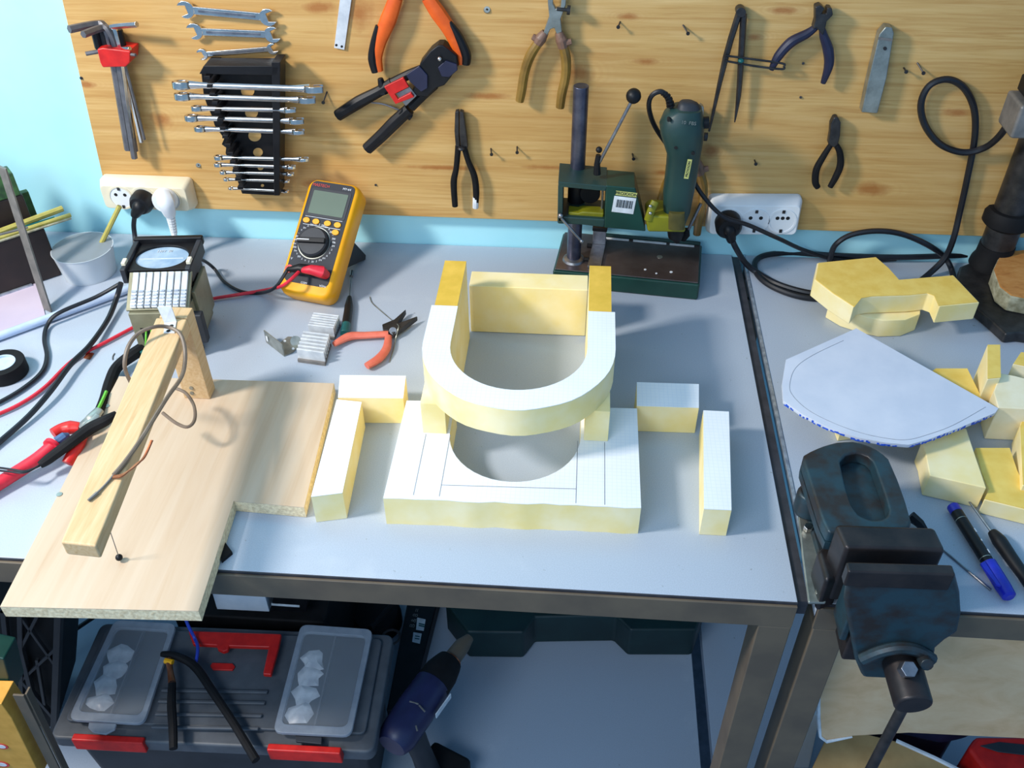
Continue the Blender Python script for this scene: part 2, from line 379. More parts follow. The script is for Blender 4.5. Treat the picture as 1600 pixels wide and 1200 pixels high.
# hex keys in red clip
hexg = 'hex keys in the red holder'
kd = [((150, 38), (164, 44), (176, 90), (200, 234), (108, 46), 5.4, 'largest grey hex key with thick bent arm at far left of the red holder'),
      ((158, 44), (170, 48), (184, 92), (210, 247), (130, 54), 5.0, 'long grey hex key second from left in the red holder, reaching lowest'),
      ((172, 78), (178, 84), (190, 110), (213, 236), (134, 84), 3.0, 'small hex key with short dark arm poking out left above the red clip'),
      ((176, 42), (180, 50), (190, 96), (206, 215), (214, 38), 4.2, 'hex key with bright shiny arm bent to the right at the top'),
      ((178, 78), (184, 84), (192, 100), (221, 222), (203, 76), 3.2, 'hex key with small bright arm just above the red clip'),
      ((184, 82), (190, 88), (196, 104), (226, 218), (212, 86), 2.2, 'thinnest hex key at the right of the red holder')]
for i, (a, b, c_, e, arm, r, l) in enumerate(kd):
    dd = .036+.0045*(i % 2)
    o = MB().sweep(spline([w(*arm, dd+.03 if i in (0, 1) else dd+.012), w(*a, dd), w(*b, dd), w(*c_, dd), w(*e, dd)], 5), r*K, 6).build('hex_key', M['chrome'] if i in (3, 4) else M['key'], None, .0003)
    tag(o, l, 'hex key', hexg)
t = thing('hex_key_holder', 'red and black plastic holder for hex keys hanging on the board', 'holder', w(175, 106, .022))
m = MB(); wplate(m, [(151, 77), (160, 75), (204, 80), (203, 98), (196, 105), (160, 106), (156, 98)], .052, .03); m.build('clip', M['red'], t, .002)
m = MB()
for a, b in (((148, 44), (156, 76)), ((160, 44), (168, 76)), ((172, 44), (180, 77)), ((184, 46), (192, 78))): m.sweep([w(*a, .034), w(*b, .036)], 6.6*K, 8)
m.build('sleeve', M['black'], t, .001)

# three open-ended spanners
def spanner(ax, bx, hr, label, d=.026):
    a, b = w(*ax, d), w(*bx, d); ex = (b-a).normalized(); ez = V((0, -1, 0)); L = (b-a).length
    fr = frame(a, ex, ez.cross(ex))
    t = thing('open_end_spanner', label, 'spanner', w((ax[0]+bx[0])/2, (ax[1]+bx[1])/2, .0205), 'open ended spanners above the rack')
    m = MB(fr)
    h = hr*K
    def head(s, x0, rot):
        pts = []
        for k in range(13):
            an = math.radians(38+k*(284/12)); pts.append((math.cos(an)*h, math.sin(an)*h*.95))
        pts += [(-.12*h, -.42*h), (-.12*h, .42*h)]
        R = Matrix.Rotation(rot, 4, 'Z')
        return [V((x0, 0, 0))+R @ V((x, y, 0)) for x, y in pts]
    m.prism(head(0, 0, math.pi+.26), (0, 0, .004)); m.build('jaw', M['chrome'], t, .0008)
    m = MB(fr); m.prism(head(0, L, .26), (0, 0, .004)); m.build('jaw', M['chrome'], t, .0008)
    m = MB(fr); m.prism([(h*.6, -h*.42, .0002), (L-h*.6, -h*.42, .0002), (L-h*.6, h*.42, .0002), (h*.6, h*.42, .0002)], (0, 0, .0034)); sh = m.build('shank', M['chrome'], t, .0008)
    m = MB(fr); m.prism([(h*1.4, -h*.14, .0034), (L-h*1.4, -h*.14, .0034), (L-h*1.4, h*.14, .0034), (h*1.4, h*.14, .0034)], (0, 0, .0006)); m.build('raised_rib', M['steel'], sh)
spanner((291, 14), (420, 26), 12.5, 'topmost of three loose open-ended spanners above the black rack')
spanner((305, 48), (427, 53), 12, 'middle of three loose open-ended spanners above the black rack')
spanner((317, 84), (427, 75), 8.5, 'smallest open-ended spanner, lowest of three, just above the black rack')

# wrench rack
t = thing('wrench_rack', 'tapered black plastic rack on the board holding ten wrenches', 'rack', w(395, 308, .0205))
rx = [(314, 112), (325, 95), (341, 95), (343, 102), (420, 102), (421, 97), (438, 97), (437, 306), (378, 303), (360, 252), (352, 240), (353, 231), (346, 226), (350, 217), (335, 196), (330, 180), (323, 164), (318, 150)]
m = MB(); outer = wp(rx, .034)
m.prism(outer, (0, .0135, 0)); m.build('back_plate', M['black'], t, .001)
m = MB(); wplate(m, [(424, 97), (438, 97), (437, 306), (428, 306)], .062, .027); m.build('side_rail', M['black'], t, .001)
m = MB(); wplate(m, [(311, 116), (318, 103), (436, 103), (434, 118)], .062, .027); m.build('top_tray', M['black'], t, .001)
for i in range(14):
    f = i/13; y = 122+f*172; xl = 319+f*52
    m = MB(); wplate(m, [(xl, y-3), (xl+9, y-3), (xl+9, y+2), (xl, y+2)], .066, .031); m.build('slot_finger', M['black'], t, .0005)
for x, y, r in ((387, 142, 10.5), (393, 176, 10), (398, 212, 10), (403, 238, 7.5), (407, 262, 4.5), (410, 290, 2.5)):
    MB().prism([w(x+r*math.cos(a), y+r*.9*math.sin(a), .0348) for a in [k*math.pi/10 for k in range(20)]], (0, .0006, 0)).build('hole', M['pine'], t)
ords = ['topmost', 'second', 'third', 'fourth', 'fifth', 'sixth', 'seventh', 'eighth', 'ninth', 'lowest']
cw = [((284, 132), (496, 139), 13, 4.2), ((286, 150), (485, 156), 12, 3.8), ((308, 169), (457, 172), 8.5, 3.2), ((300, 184), (468, 189), 10.5, 3.6), ((313, 201), (470, 206), 9, 3.4),
      ((342, 246), (478, 249), 7.5, 2.8), ((341, 257), (458, 261), 6.8, 2.5), ((349, 269), (456, 272), 6, 2.3), ((354, 280), (450, 283), 5.2, 2.1), ((361, 294), (449, 299), 4.4, 1.9)]
for i, (a, b, hr, sr) in enumerate(cw):
    d = .062-.0012*i; A, B = w(*a, d), w(*b, d); ex = (B-A).normalized(); L = (B-A).length
    fr = frame(A, ex, V((0, .97, -.22))); h = hr*K; r = sr*K
    extra = {0: 'longest wrench, with the biggest ring', 2: 'shorter chrome wrench', 5: 'longest wrench of the lower group', 9: 'shortest and thinnest wrench'}.get(i, 'shiny chrome combination wrench')
    t = thing('combination_wrench', f'{extra}, {ords[i]} of the ten on the black rack', 'wrench', (A+B)/2, 'combination wrenches on the black rack')
    m = MB(fr); m.sweep([(h*.7, 0, 0), (h*2.2, 0, 0), (L-h*2.4, 0, 0), (L-h*.8, 0, 0)], [r*1.5, r*1.05, r*1.05, r*1.6], 10, (1, .8)); m.build('shank', M['chrome'], t)
    m = MB(fr); m.ringext(circ(h, 24), circ(h*.55, 24), (0, 0, h*.9)); 
    for v in m.bm.verts: v.co -= (fr.to_3x3() @ V((0, 0, h*.47)))
    m.build('ring_end', M['chrome'], t, h*.2, seg=3)
    pts = [(h*math.cos(math.radians(35+k*(290/12)))*1.15, h*math.sin(math.radians(35+k*(290/12))), 0) for k in range(13)]+[(-.1*h, -.42*h, 0), (-.1*h, .42*h, 0)]
    m = MB(fr @ Matrix.Translation((L-h*.3, 0, -h*.35)) @ Matrix.Rotation(.26, 4, 'Z')); m.prism(pts, (0, 0, h*.7)); m.build('open_end', M['chrome'], t, .001)

# steel rule strip, top
t = thing('steel_strip', 'silver steel strip with two small holes hanging at the top of the board', 'strip', w(530, 78, .0205))
m = MB(); wplate(m, [(538, -60), (560, -60), (549, 0), (538, 78), (522, 75), (531, 0)], .0235, .003); m.build('bar', M['alu'], t, .0003)
for x in (525.5, 534): MB().prism([w(x+2*math.cos(k*.63), 70.5+2*math.sin(k*.63)+(x-525)*.25, .0237) for k in range(10)], (0, .0003, 0)).build('hole', M['hole'], t)

# big orange handled pliers
t = thing('orange_pliers', 'big pliers with orange and black grips at the top of the board', 'pliers', w(655, 110, .0205))
m = MB(); wplate(m, [(628, -70), (650, -120), (672, -70), (665, -40), (676, -4), (662, 4), (648, -26), (624, 4), (612, -4), (634, -40)], .036, .012); m.build('head', M['navy'], t, .002)
m = MB(); wsweep(m, [(619, -4), (607, 30), (594, 62), (588, 88), (589, 110)], [9, 11, 9.5, 8.5, 9], .034, flat=(.75, 1)); g = m.build('handle', M['orange'], t)
m = MB(); wsweep(m, [(590, 40), (584, 68), (582, 92), (587, 112)], [3, 5, 6.5, 6], .036, flat=(1.05, 1)); m.build('grip_insert', M['black'], g)
m = MB(); wsweep(m, [(668, -4), (684, 20), (703, 48), (717, 78), (723, 99)], [9, 11, 10, 8.5, 8], .034, flat=(.75, 1)); g = m.build('handle', M['orange'], t)
m = MB(); wsweep(m, [(702, 34), (716, 56), (728, 84), (728, 100)], [3, 6, 7, 6], .036, flat=(1.05, 1)); m.build('grip_insert', M['black'], g)

# crimping tool
t = thing('crimping_tool', 'dark blue and black plug crimping tool with red lever on the board', 'crimper', w(625, 235, .0205))
m = MB(); wplate(m, [(656, 100), (672, 80), (684, 71), (692, 71), (714, 88), (716, 104), (704, 122), (694, 134), (682, 138), (668, 152), (640, 150), (652, 128)], .046, .022); m.build('jaw_body', M['black'], t, .002)
m = MB(); wplate(m, [(684, 106), (696, 95), (714, 101), (715, 110), (702, 121), (690, 120)], .049, .004); m.build('blue_cover', M['navy'], t, .001)
m = MB(); wplate(m, [(640, 128), (634, 117), (655, 103), (668, 118), (668, 138), (658, 144)], .0485, .004); m.build('ratchet_plate', M['navy'], t, .001)
m = MB(); wsweep(m, [(668, 104), (640, 116), (612, 130)], [6, 7, 7], .036, seg=8, flat=(.9, 1)); wsweep(m, [(614, 130), (592, 143), (560, 160), (527, 181)], [9, 8, 9.5, 8.5], .036, seg=8, flat=(.9, 1)); m.sweep([w(594, 122, .036), w(600, 146, .036)], [4*K, 8*K], 8); m.build('handle', M['black'], t, .001)
m = MB(); wsweep(m, [(680, 132), (662, 148), (642, 168)], [7, 7, 7], .036, seg=8, flat=(.9, 1)); wsweep(m, [(640, 170), (616, 192), (596, 212), (573, 233)], [9, 10, 9.5, 9], .036, seg=8, flat=(.9, 1)); m.sweep([w(643, 184, .036), w(626, 172, .036)], [5*K, 8*K], 8); m.build('handle', M['black'], t, .001)
m = MB(); wplate(m, [(600, 136), (630, 121), (639, 136), (617, 147), (622, 155), (642, 145), (647, 152), (618, 163)], .051, .004); m.build('red_lever', M['red'], t, .0008)
m = MB(); wplate(m, [(619, 146), (640, 136), (651, 150), (634, 166), (626, 156)], .0475, .003); m.build('clear_guide', M['steel'], t, .0005)
m = MB(); wsweep(m, [(580, 160), (600, 163), (624, 172)], 1.5, .032); m.build('spring', M['steel'], t)
MB().ball(w(687, 92, .05), .003).build('pivot_pin', M['chrome'], t)

# wire strippers (two of a kind)
def stripper(ox, oy, label, d=.034):
    t = thing('wire_stripping_pliers', label, 'pliers', w(848+ox, 168+oy, .0205), 'wire strippers with tan grips')
    q = lambda pts: [(a+ox, b+oy) for a, b in pts]
    m = MB(); wplate(m, q([(855, -30), (864, -34), (864, 6), (868, 14), (876, 12), (880, -34), (886, -30), (884, 8), (876, 30), (878, 50), (870, 54), (866, 44), (860, 46), (855, 56), (849, 52), (858, 26), (856, 6)]), d+.004, .009); m.build('head', M['zinc'], t, .001)
    m = MB(); m.cyl(w(870+ox, 14+oy, d+.004), w(890+ox, 16+oy, d+.004), .0022); m.cyl(w(886+ox, 15.5+oy, d+.004), w(891+ox, 16+oy, d+.004), .0055, seg=12); m.build('stop_screw', M['darksteel'], t)
    m = MB(); wsweep(m, q([(852, 50), (845, 60), (840, 68)]), [5, 8, 7], d); m.sweep([w(844+ox, 64+oy, d), w(832+ox, 57+oy, d)], [6*K, 4*K], 8); g = m.build('guard', M['pinktan'], t)
    m = MB(); wsweep(m, q([(843, 64), (829, 86), (820, 112), (815, 142), (812, 158)]), [6.5, 7, 6.5, 6.5, 6], d); m.build('handle', M['tan'], t)
    m = MB(); wsweep(m, q([(873, 50), (877, 62), (880, 74)]), [5, 8, 7], d); m.sweep([w(878+ox, 68+oy, d), w(893+ox, 65+oy, d)], [6*K, 4*K], 8); m.build('guard', M['pinktan'], t)
    m = MB(); wsweep(m, q([(878, 66), (884, 90), (884, 118), (878, 146), (875, 168)]), [6.5, 7, 6.5, 6.5, 6], d); m.build('handle', M['tan'], t)
stripper(0, 0, 'wire stripping pliers with tan see-through grips at top centre of the board')
stripper(214, 198, 'wire stripping pliers with tan grips half hidden behind the upright green drill')

# slim black pliers
t = thing('long_nose_pliers', 'slim black long-nose pliers hanging straight down between multimeter and drill stand', 'pliers', w(727, 327, .0205))
m = MB(); wplate(m, [(711, 175), (717, 174), (717, 212), (719, 234), (712, 232), (710, 205)], .034, .009); wplate(m, [(718, 174), (724, 176), (729, 212), (731, 232), (720, 234), (718, 212)], .034, .009); m.build('jaws', M['darksteel'], t, .001)
m = MB(); wsweep(m, [(716, 228), (713, 262), (709, 285), (711, 322)], [4.5, 4.2, 5, 4.5], .032); m.build('handle', M['blackmatt'], t)
m = MB(); wsweep(m, [(725, 228), (731, 250), (741, 275), (744, 300), (743, 324)], [4.5, 4.2, 5, 5, 4], .032); g = m.build('handle', M['blackmatt'], t)
MB().sweep([w(743.5, 308, .032), w(743, 324.5, .032)], .0043, 10).build('worn_tip', M['label'], g)
MB().ball(w(720.5, 232, .036), .005, sq=.6).build('pivot', M['darksteel'], t)

# dividers
t = thing('spring_divider', 'old steel divider compass with slotted arc hanging on the board', 'divider', w(1155, 190, .0205))
m = MB(); m.prism([w(1158+8*math.cos(k*.4), 20+8*math.sin(k*.4), .038) for k in range(16)], (0, .014, 0)); m.build('hinge', M['darksteel'], t, .001)
m = MB(); wsweep(m, [(1155, 20), (1134, 90), (1108, 205)], [4.5, 4.2, 1.5], .033, n=3, seg=6); m.build('leg', M['darksteel'], t)
m = MB(); wsweep(m, [(1162, 22), (1158, 90), (1154, 150), (1148, 191)], [4.5, 4.2, 3.5, .8], .033, n=3, seg=6); m.build('leg', M['darksteel'], t)
m = MB(); wsweep(m, [(1134, 87), (1180, 93), (1222, 99), (1225, 104), (1221, 108), (1178, 103), (1133, 95)], 1.5, .037); m.build('slotted_arc', M['darksteel'], t)
MB().ball(w(1158, 95, .04), .004, sq=.7).build('lock_screw', M['teal'], t)

# end cutters, navy handles
t = thing('end_cutting_pliers', 'small end-cutting pliers with navy handles spread wide at upper right of the board', 'pliers', w(1260, 130, .0205))
m = MB(); wplate(m, [(1274, 11), (1282, 8), (1289, 14), (1284, 22), (1291, 22), (1293, 12), (1300, 13), (1302, 24), (1292, 34), (1290, 44), (1286, 56), (1276, 44), (1270, 46), (1274, 32)], .04, .014); m.build('jaws', M['darksteel'], t, .0015)
m = MB(); wsweep(m, [(1280, 38), (1262, 52), (1236, 66), (1216, 88), (1205, 109)], [3.5, 6, 7.2, 6.5, 3.5], .033); m.build('handle', M['navy'], t)
m = MB(); wsweep(m, [(1284, 42), (1287, 56), (1294, 78), (1295, 102), (1286, 130)], [3.5, 5.5, 7, 6.5, 3.5], .033); m.build('handle', M['navy'], t)

# flat grey bar
t = thing('grey_bar', 'flat grey metal bar hung at the upper right of the board', 'bar', w(1358, 178, .0205))
m = MB(); wplate(m, [(1374, 54), (1384, 42), (1394, 43), (1397, 52), (1386, 120), (1371, 178), (1346, 176), (1356, 128)], .036, .0155); m.build('bar', M['zinc'], t, .0015)
m = MB(); wplate(m, [(1373, 58), (1395, 61), (1394, 65), (1372, 62)], .0365, .001); m.build('groove', M['rod'], t)
MB().prism([w(1383+3*math.cos(k*.63), 76+3*math.sin(k*.63), .0366) for k in range(10)], (0, .0008, 0)).build('hole', M['darksteel'], t)

# small side cutters
t = thing('side_cutters', 'small dark side cutters at the lower right of the board', 'pliers', w(1292, 294, .0205))
m = MB(); wplate(m, [(1303, 184), (1309, 183), (1314, 192), (1313, 212), (1310, 226), (1304, 232), (1294, 226), (1297, 208), (1298, 194)], .036, .012); m.build('jaws', M['darksteel'], t, .002)
m = MB(); wsweep(m, [(1301, 222), (1288, 242), (1276, 264), (1274, 284), (1278, 293)], [3.5, 4.5, 5.2, 5, 4], .032); m.build('handle', M['blackmatt'], t)
m = MB(); wsweep(m, [(1305, 224), (1312, 238), (1313, 258), (1306, 276), (1297, 292)], [3.5, 4.5, 5.2, 5, 4], .032); m.build('handle', M['blackmatt'], t)

# nails and screws in the board
for px, py, dx, dy, l in [(505, 160, 6, -17, 'bent nail in the board right of the longest wrench'), (768, 241, -1, -9, 'left of two short nails right of the slim black pliers'), (808, 238, 0, -9, 'right of two short nails right of the slim black pliers'),
        (966, 42, 3, -8, 'short nail in the board right of the tan wire strippers'), (1075, 52, -8, -13, 'longer nail in the board left of the divider'), (990, 248, -2, -8, 'nail in the board between feed lever and green drill'),
        (1181, 256, -2, -6, 'tiny nail above the right socket block'), (1416, 112, -4, -6, 'left of two nails under the hanging cable loop'), (1443, 114, -10, -16, 'longer nail above the hanging cable loop')]:
    m = MB(); m.cyl(w(px+dx, py+dy, .0198), w(px, py, .03), 1.1*K, seg=6); m.cyl(w(px, py, .03), w(px, py+.6, .0312), 2.6*K, seg=8)
    tag(m.build('nail', M['darksteel']), l, 'nail', 'nails in the board')
for px, py, r, l in [(761, 15, 5, 'pale screw head at top centre of the board'), (310, 258, 4, 'steel screw in the board above the left socket block'), (127, 122, 2.4, 'small screw near the left edge of the board'), (587, 289, 2, 'tiny dark screw right of the multimeter'), (1251, 152, 2, 'tiny dark screw below the divider arc'), (1255, 99, 2, 'tiny dark screw between navy handle and divider arc')]:
    p = w(px, py, .0215); t = thing('screw', l, 'screw', p, 'screws in the board')
    m = MB(); m.cyl(w(px, py, .0195), p, r*K, r*K*.8, seg=14); m.build('screw_head', M['zinc'] if r > 3 else M['darksteel'], t)
    m = MB(); m.cyl(p, p+V((0, -.0003, 0)), r*K*.35, seg=6); m.build('drive_recess', M['hole'], t)

# ================================================================== sockets
def socket(name, fr, label, mat, tilt=0):
    # fr: px frame lower-left front, lower-right front, top-left front (front face at y=-.045)
    a, b, c_ = fr; A, B, C_ = W(*a, -.045), W(*b, -.045), W(*c_, -.045)
    L = (B-A).length; H = (C_-A).length
    f = frame(A, B-A, V((0, 0, 1))); 
    t = thing(name, label, 'socket', (A+B)/2+V((0, .04, 0)), 'triple wall sockets')
    m = MB(f)
    r0 = rect(L, H, .006, 3, L/2, H/2); r1 = rect(L+.008, H+.010, .006, 3, L/2, H/2+.001)
    m.loft([[V((p.x, p.y, -.0248)) for p in r1], [V((p.x, p.y, -.012)) for p in r1], [V((p.x, p.y, 0)) for p in r0]]); m.build('housing', mat, t, .001)
    return t, f, L, H
def well(t, f, x, y, r, mat, pins=True, tri=False):
    m = MB(f @ Matrix.Translation((x, y, 0))); m.ringext(circ(r, 28), circ(r*.86, 28), (0, 0, .0012)); q = m.build('socket_well', mat, t)
    m = MB(f @ Matrix.Translation((x, y, .0001))); m.prism(circ(r*.86, 28), (0, 0, .0003)); m.build('face_plate', M['sockw'], q)
    if pins:
        for px, py in ((-.36, .25), (.36, .25)) + (((0, .25),) if tri else ()):
            m = MB(f @ Matrix.Translation((x+px*r, y+py*r, .0004))); m.prism(circ(r*.14, 12), (0, 0, .0002)); m.build('pin_hole', M['hole'], q)
        for py in (.78, -.78):
            m = MB(f @ Matrix.Translation((x, y+py*r, .0004))); m.prism(rect(r*.2, r*.25), (0, 0, .0012)); m.build('earth_clip', M['darksteel'], q)
t, f, L, H = socket('socket_block', ((166, 325), (297, 330), (155, 290)), 'yellowed triple wall socket with black and white plugs at left', M['sock'])
sl = lambda px, py: f.inverted() @ W(px, py, -.045)
for px, py, pin in ((189, 307, True), (227, 315, False), (265, 316, False)):
    q = sl(px, py); well(t, f, q.x, H*.5, .0185, M['sock'], pin)
t2, f2, L2, H2 = socket('socket_block', ((1108, 366), (1243, 367), (1106, 322)), 'white triple wall socket with one black plug at right', M['sockw'])
sl2 = lambda px, py: f2.inverted() @ W(px, py, -.045)
for px, py, pin, tri in ((1138, 347, False, False), (1180, 346, True, False), (1222, 346, True, True)):
    q = sl2(px, py); well(t2, f2, q.x, H2*.48, .0195, M['sockw'], pin, tri)
# plugs
p = W(225, 312, -.047); t = thing('power_plug', 'black angled power plug in the left socket block', 'plug', p)
m = MB(); m.lathe([(.0165, 0), (.0165, .012), (.013, .02), (.006, .022)], p, (0, -1, 0)); m.build('plug_body', M['black'], t)
m = MB(); m.sweep(spline([p+V((0, -.014, 0)), W(217, 325, -.066), W(210, 337, -.064)]), [.012, .010, .0055], 12); m.build('strain_relief', M['black'], t)
m = MB(); m.sweep(spline([W(211, 335, -.064), W(209, 352, -.064), W(211, 372, -.07), T(213, 398, .02), T(222, 420, .006), T(240, 440, .005)]), .0034, 8); m.build('cord', M['cable'], t)
p = W(260, 310, -.047); t = thing('power_plug', 'white power plug with ribbed sleeve in the left socket block', 'plug', p)
m = MB(); m.lathe([(.0175, 0), (.0175, .010), (.015, .014)], p, (0, -1, 0)); m.build('plug_disc', M['sockw'], t)
m = MB(); m.sweep(spline([W(255, 303, -.06), W(260, 318, -.072), W(266, 336, -.07)]), [.0105, .012, .008], 10, (.9, 1)); m.build('plug_body', M['sockw'], t)
m = MB()
for k in range(7): m.sweep([W(266+k*.9, 336+k*4.2, -.07), W(266.7+k*.9, 339+k*4.2, -.07)], [.0066-k*.0003]*2, 10)
m.sweep(spline([W(266, 336, -.07), W(272, 366, -.07), T(277, 400, .03), T(276, 425, .01)]), .004, 8); m.build('strain_relief', M['sockw'], t)
p = W(1137, 346, -.047); t = thing('power_plug', 'round black power plug in the right socket block', 'plug', p)
m = MB(); m.lathe([(.018, 0), (.018, .016), (.014, .022), (.0135, .018), (.004, .017)], p, (0, -1, 0)); m.build('plug_body', M['black'], t)
m = MB(); m.sweep(spline([p+V((0, -.014, -.002)), W(1140, 362, -.064), W(1143, 376, -.06)]), [.010, .009, .006], 12); m.build('strain_relief', M['black'], t)
m = MB(); z = .005
m.sweep(spline([W(1143, 373, -.06), W(1150, 388, -.064), T(1164, 410, .02), T(1182, 425, z), T(1214, 443, z), T(1257, 456, z), T(1300, 461, z), T(1340, 462, z)]), .0042, 8); m.build('cord', M['cable'], t)

# ================================================================== drill stand
o = T(863, 447, 0); dsf = frame(o, (.994, -.11, 0), (.11, .994, 0)); P = lambda x, y, z: dsf @ V((x, y, z)); Q = dsf.to_3x3()
t = thing('drill_stand', 'dark green drill press stand with steel base plate behind the foam model', 'drill stand', dsf @ V((.1, .05, 0)))
BL, BD, BH = .2035, .105, .028
m = MB(dsf); m.box((0, 0, 0), (BL, BD, BH-.002)); m.build('base', M['green'], t, .003)
m = MB(dsf); m.box((.0025, .0025, BH-.0021), (BL-.0025, BD-.002, BH)); bp = m.build('base_plate', M['platesteel'], t, .0015)
for a, b in ((.062, .098), (.104, .152), (.157, .192)):
    MB(dsf).box((a, BD-.0125, BH), (b, BD-.008, BH+.0006)).build('pale_plate_strip', M['label'], bp)  # flat white strips along the rear of the plate
MB(dsf).box((.05, BD-.0065, BH), (BL-.003, BD-.002, BH+.004)).build('fence_rail', M['green2'], bp, .0006)
for x, y, r in ((.145, .058, .004), (.127, .022, .0018), (.163, .022, .0022), (.143, .015, .0015)):
    m = MB(dsf); m.cyl((x, y, BH), (x, y, BH+.0005), r, seg=16); m.build('plate_hole', M['label'] if r < .003 else M['zinc'], bp)
cx, cy = .031, .022; colp = T(895, 411, BH); q = dsf.inverted() @ colp; cx, cy = q.x, q.y+.009
m = MB(dsf); m.cyl((cx, cy, BH), (cx, cy, .283), .0098, seg=24); m.build('column', M['bluesteel'], t, .001)
m = MB(dsf); m.lathe([(.016, 0), (.0145, .003), (.0105, .005)], (cx, cy, BH)); m.build('column_collar', M['steel'], t)
# angle stop clamped on the base
m = MB(dsf); sx = .047
m.box((sx, .012, BH+.0002), (sx+.019, .088, BH+.004)); m.box((sx, .070, BH+.004), (sx+.019, .073, BH+.026)); m.build('angle_stop', M['steel'], t, .0006)
m = MB(dsf); m.box((sx-.001, .068, BH+.026), (sx+.020, .080, BH+.032)); m.build('stop_pad', M['black'], t, .001)
m = MB(dsf)
for y in (.03, .066): m.cyl((sx-.007, y, BH+.003), (sx, y, BH+.003), .0032, seg=10)
m.build('stop_screw', M['black'], t)
# head: hollow housing around the column
yb = lambda px, py, y: W(px, py, y)
yf, yk = -.118, -.066
def slab(pts, y0=yf, y1=yk): return MB().prism([W(a, b, y0) for a, b in pts], (0, y1-y0, 0))
slab([(872, 284), (949, 291), (946, 299), (873, 292)]).build('head_top', M['green2'], t, .001)
slab([(872, 290), (880, 291), (879, 346), (871, 346)]).build('head_side', M['green2'], t, .001)
slab([(871, 338), (946, 343), (944, 356), (912, 352), (871, 350)]).build('head_bottom', M['green2'], t, .002)
m = MB(); A = [W(a, b, yf) for a, b in ((947, 290), (993, 294), (1009, 362), (944, 356))]; Bk = [p+V((0, .048, -.002)) for p in A]; m.loft([A, Bk]); hb = m.build('head_block', M['green'], t, .0015)
# label, barcode
a, b, c_ = W(957, 322, yf), W(991, 326, yf), W(960, 302, yf); lf = frame(a+V((0, -.0003, 0)), b-a, (0, 0, 1)); LL = (b-a).length; LH = abs((lf.inverted() @ c_).y)
def flat(mb, x0, y0, x1, y1, z=0): return mb.prism([(x0, y0, z), (x1, y0, z), (x1, y1, z), (x0, y1, z)], (0, 0, .0002))
lb = flat(MB(lf), 0, -.008, LL, LH*.82).build('barcode_label', M['label'], hb)
m = MB(lf); x = LL*.15; k = 0
while x < LL*.86:
    ww = (.0004, .0008, .0005, .0011)[k % 4]; flat(m, x, -.0005, x+ww, LH*.58, .0003); x += ww+(.0006, .0004, .0009)[k % 3]; k += 1
m.build('bars', M['ink'], lb)
lb = flat(MB(lf), .001, LH*.9, LL, LH*1.23).build('maker_label', M['labely'], hb)
MB().text('PROXXON', .0058, lf @ Matrix.Translation((LL*.52, LH*1.06, .0004))).build('lettering', M['ink'], lb)
# inside the head: ring, gear
m = MB(); m.prism([W(a, b, -.112) for a, b in ((888, 331), (903, 333), (910, 331), (944, 333), (943, 342), (888, 340))], (0, .018, 0)); m.build('yellow_ring', M['lime'], t, .002)
m = MB(dsf); m.cyl((cx, cy, .118), (cx, cy, .160), .0118, seg=24); m.build('guide_sleeve', M['black'], t)
c0 = W(922, 304, -.088); m = MB(); m.cyl(c0, c0+V((0, .02, 0)), .0135, seg=26); m.build('pinion_gear', M['blackmatt'], t, .001)
m = MB(); m.cyl(W(942, 292, -.1), W(940, 334, -.1), .0016, seg=8); m.build('guide_pin', M['steel'], t)
# feed lever + clamp lever
m = MB(); m.sweep([W(936, 255, -.1), W(988, 156, -.104)], .0021, 10); fl = m.build('feed_lever', M['steel'], t)
MB().ball(W(990, 150, -.104), .0094).build('knob', M['black'], fl)
m = MB(); m.sweep([W(933, 272, -.1), W(933, 257, -.1), W(935, 242, -.1)], [.0048, .004, .0032], 10); m.ball(W(936, 234, -.1), .0042); m.build('clamp_lever', M['black'], t)
m = MB(); m.sweep([W(877, 341, -.121), W(908, 376, -.128)], .0018, 8); m.ball(W(876, 337, -.121), .0036); m.ball(W(909, 377, -.128), .0028); m.build('lock_lever', M['steel'], t)
# yellow tool arm
m = MB(); m.prism([W(a, b, -.118) for a, b in ((1009, 344), (1016, 337), (1070, 340), (1071, 364), (1012, 363))], (0, .045, 0)); ar = m.build('tool_arm', M['lime'], t, .003)
m = MB(); m.sweep(spline([W(1013, 344, -.116), W(1017, 330, -.116), W(1024, 314, -.112)]), [.006, .0055, .0055], 10, (.7, 1)); m.build('arm_clamp', M['lime'], t, .001)
for y in (322, 333): MB().ball(W(1016, y, -.121), .0024).build('clamp_bolt', M['chrome'], t)
# spring lever with ball hanging right of the chuck
m = MB(); m.sweep([W(1095, 318, -.085), W(1074, 362, -.085)], .0023, 8); fl = m.build('depth_lever', M['steel'], t)
m = MB(); m.sweep([W(1073, 358, -.085), W(1071, 366, -.085), W(1066, 374, -.085)], [.004, .0065, .005], 12); m.build('lever_grip', M['blackmatt'], fl)
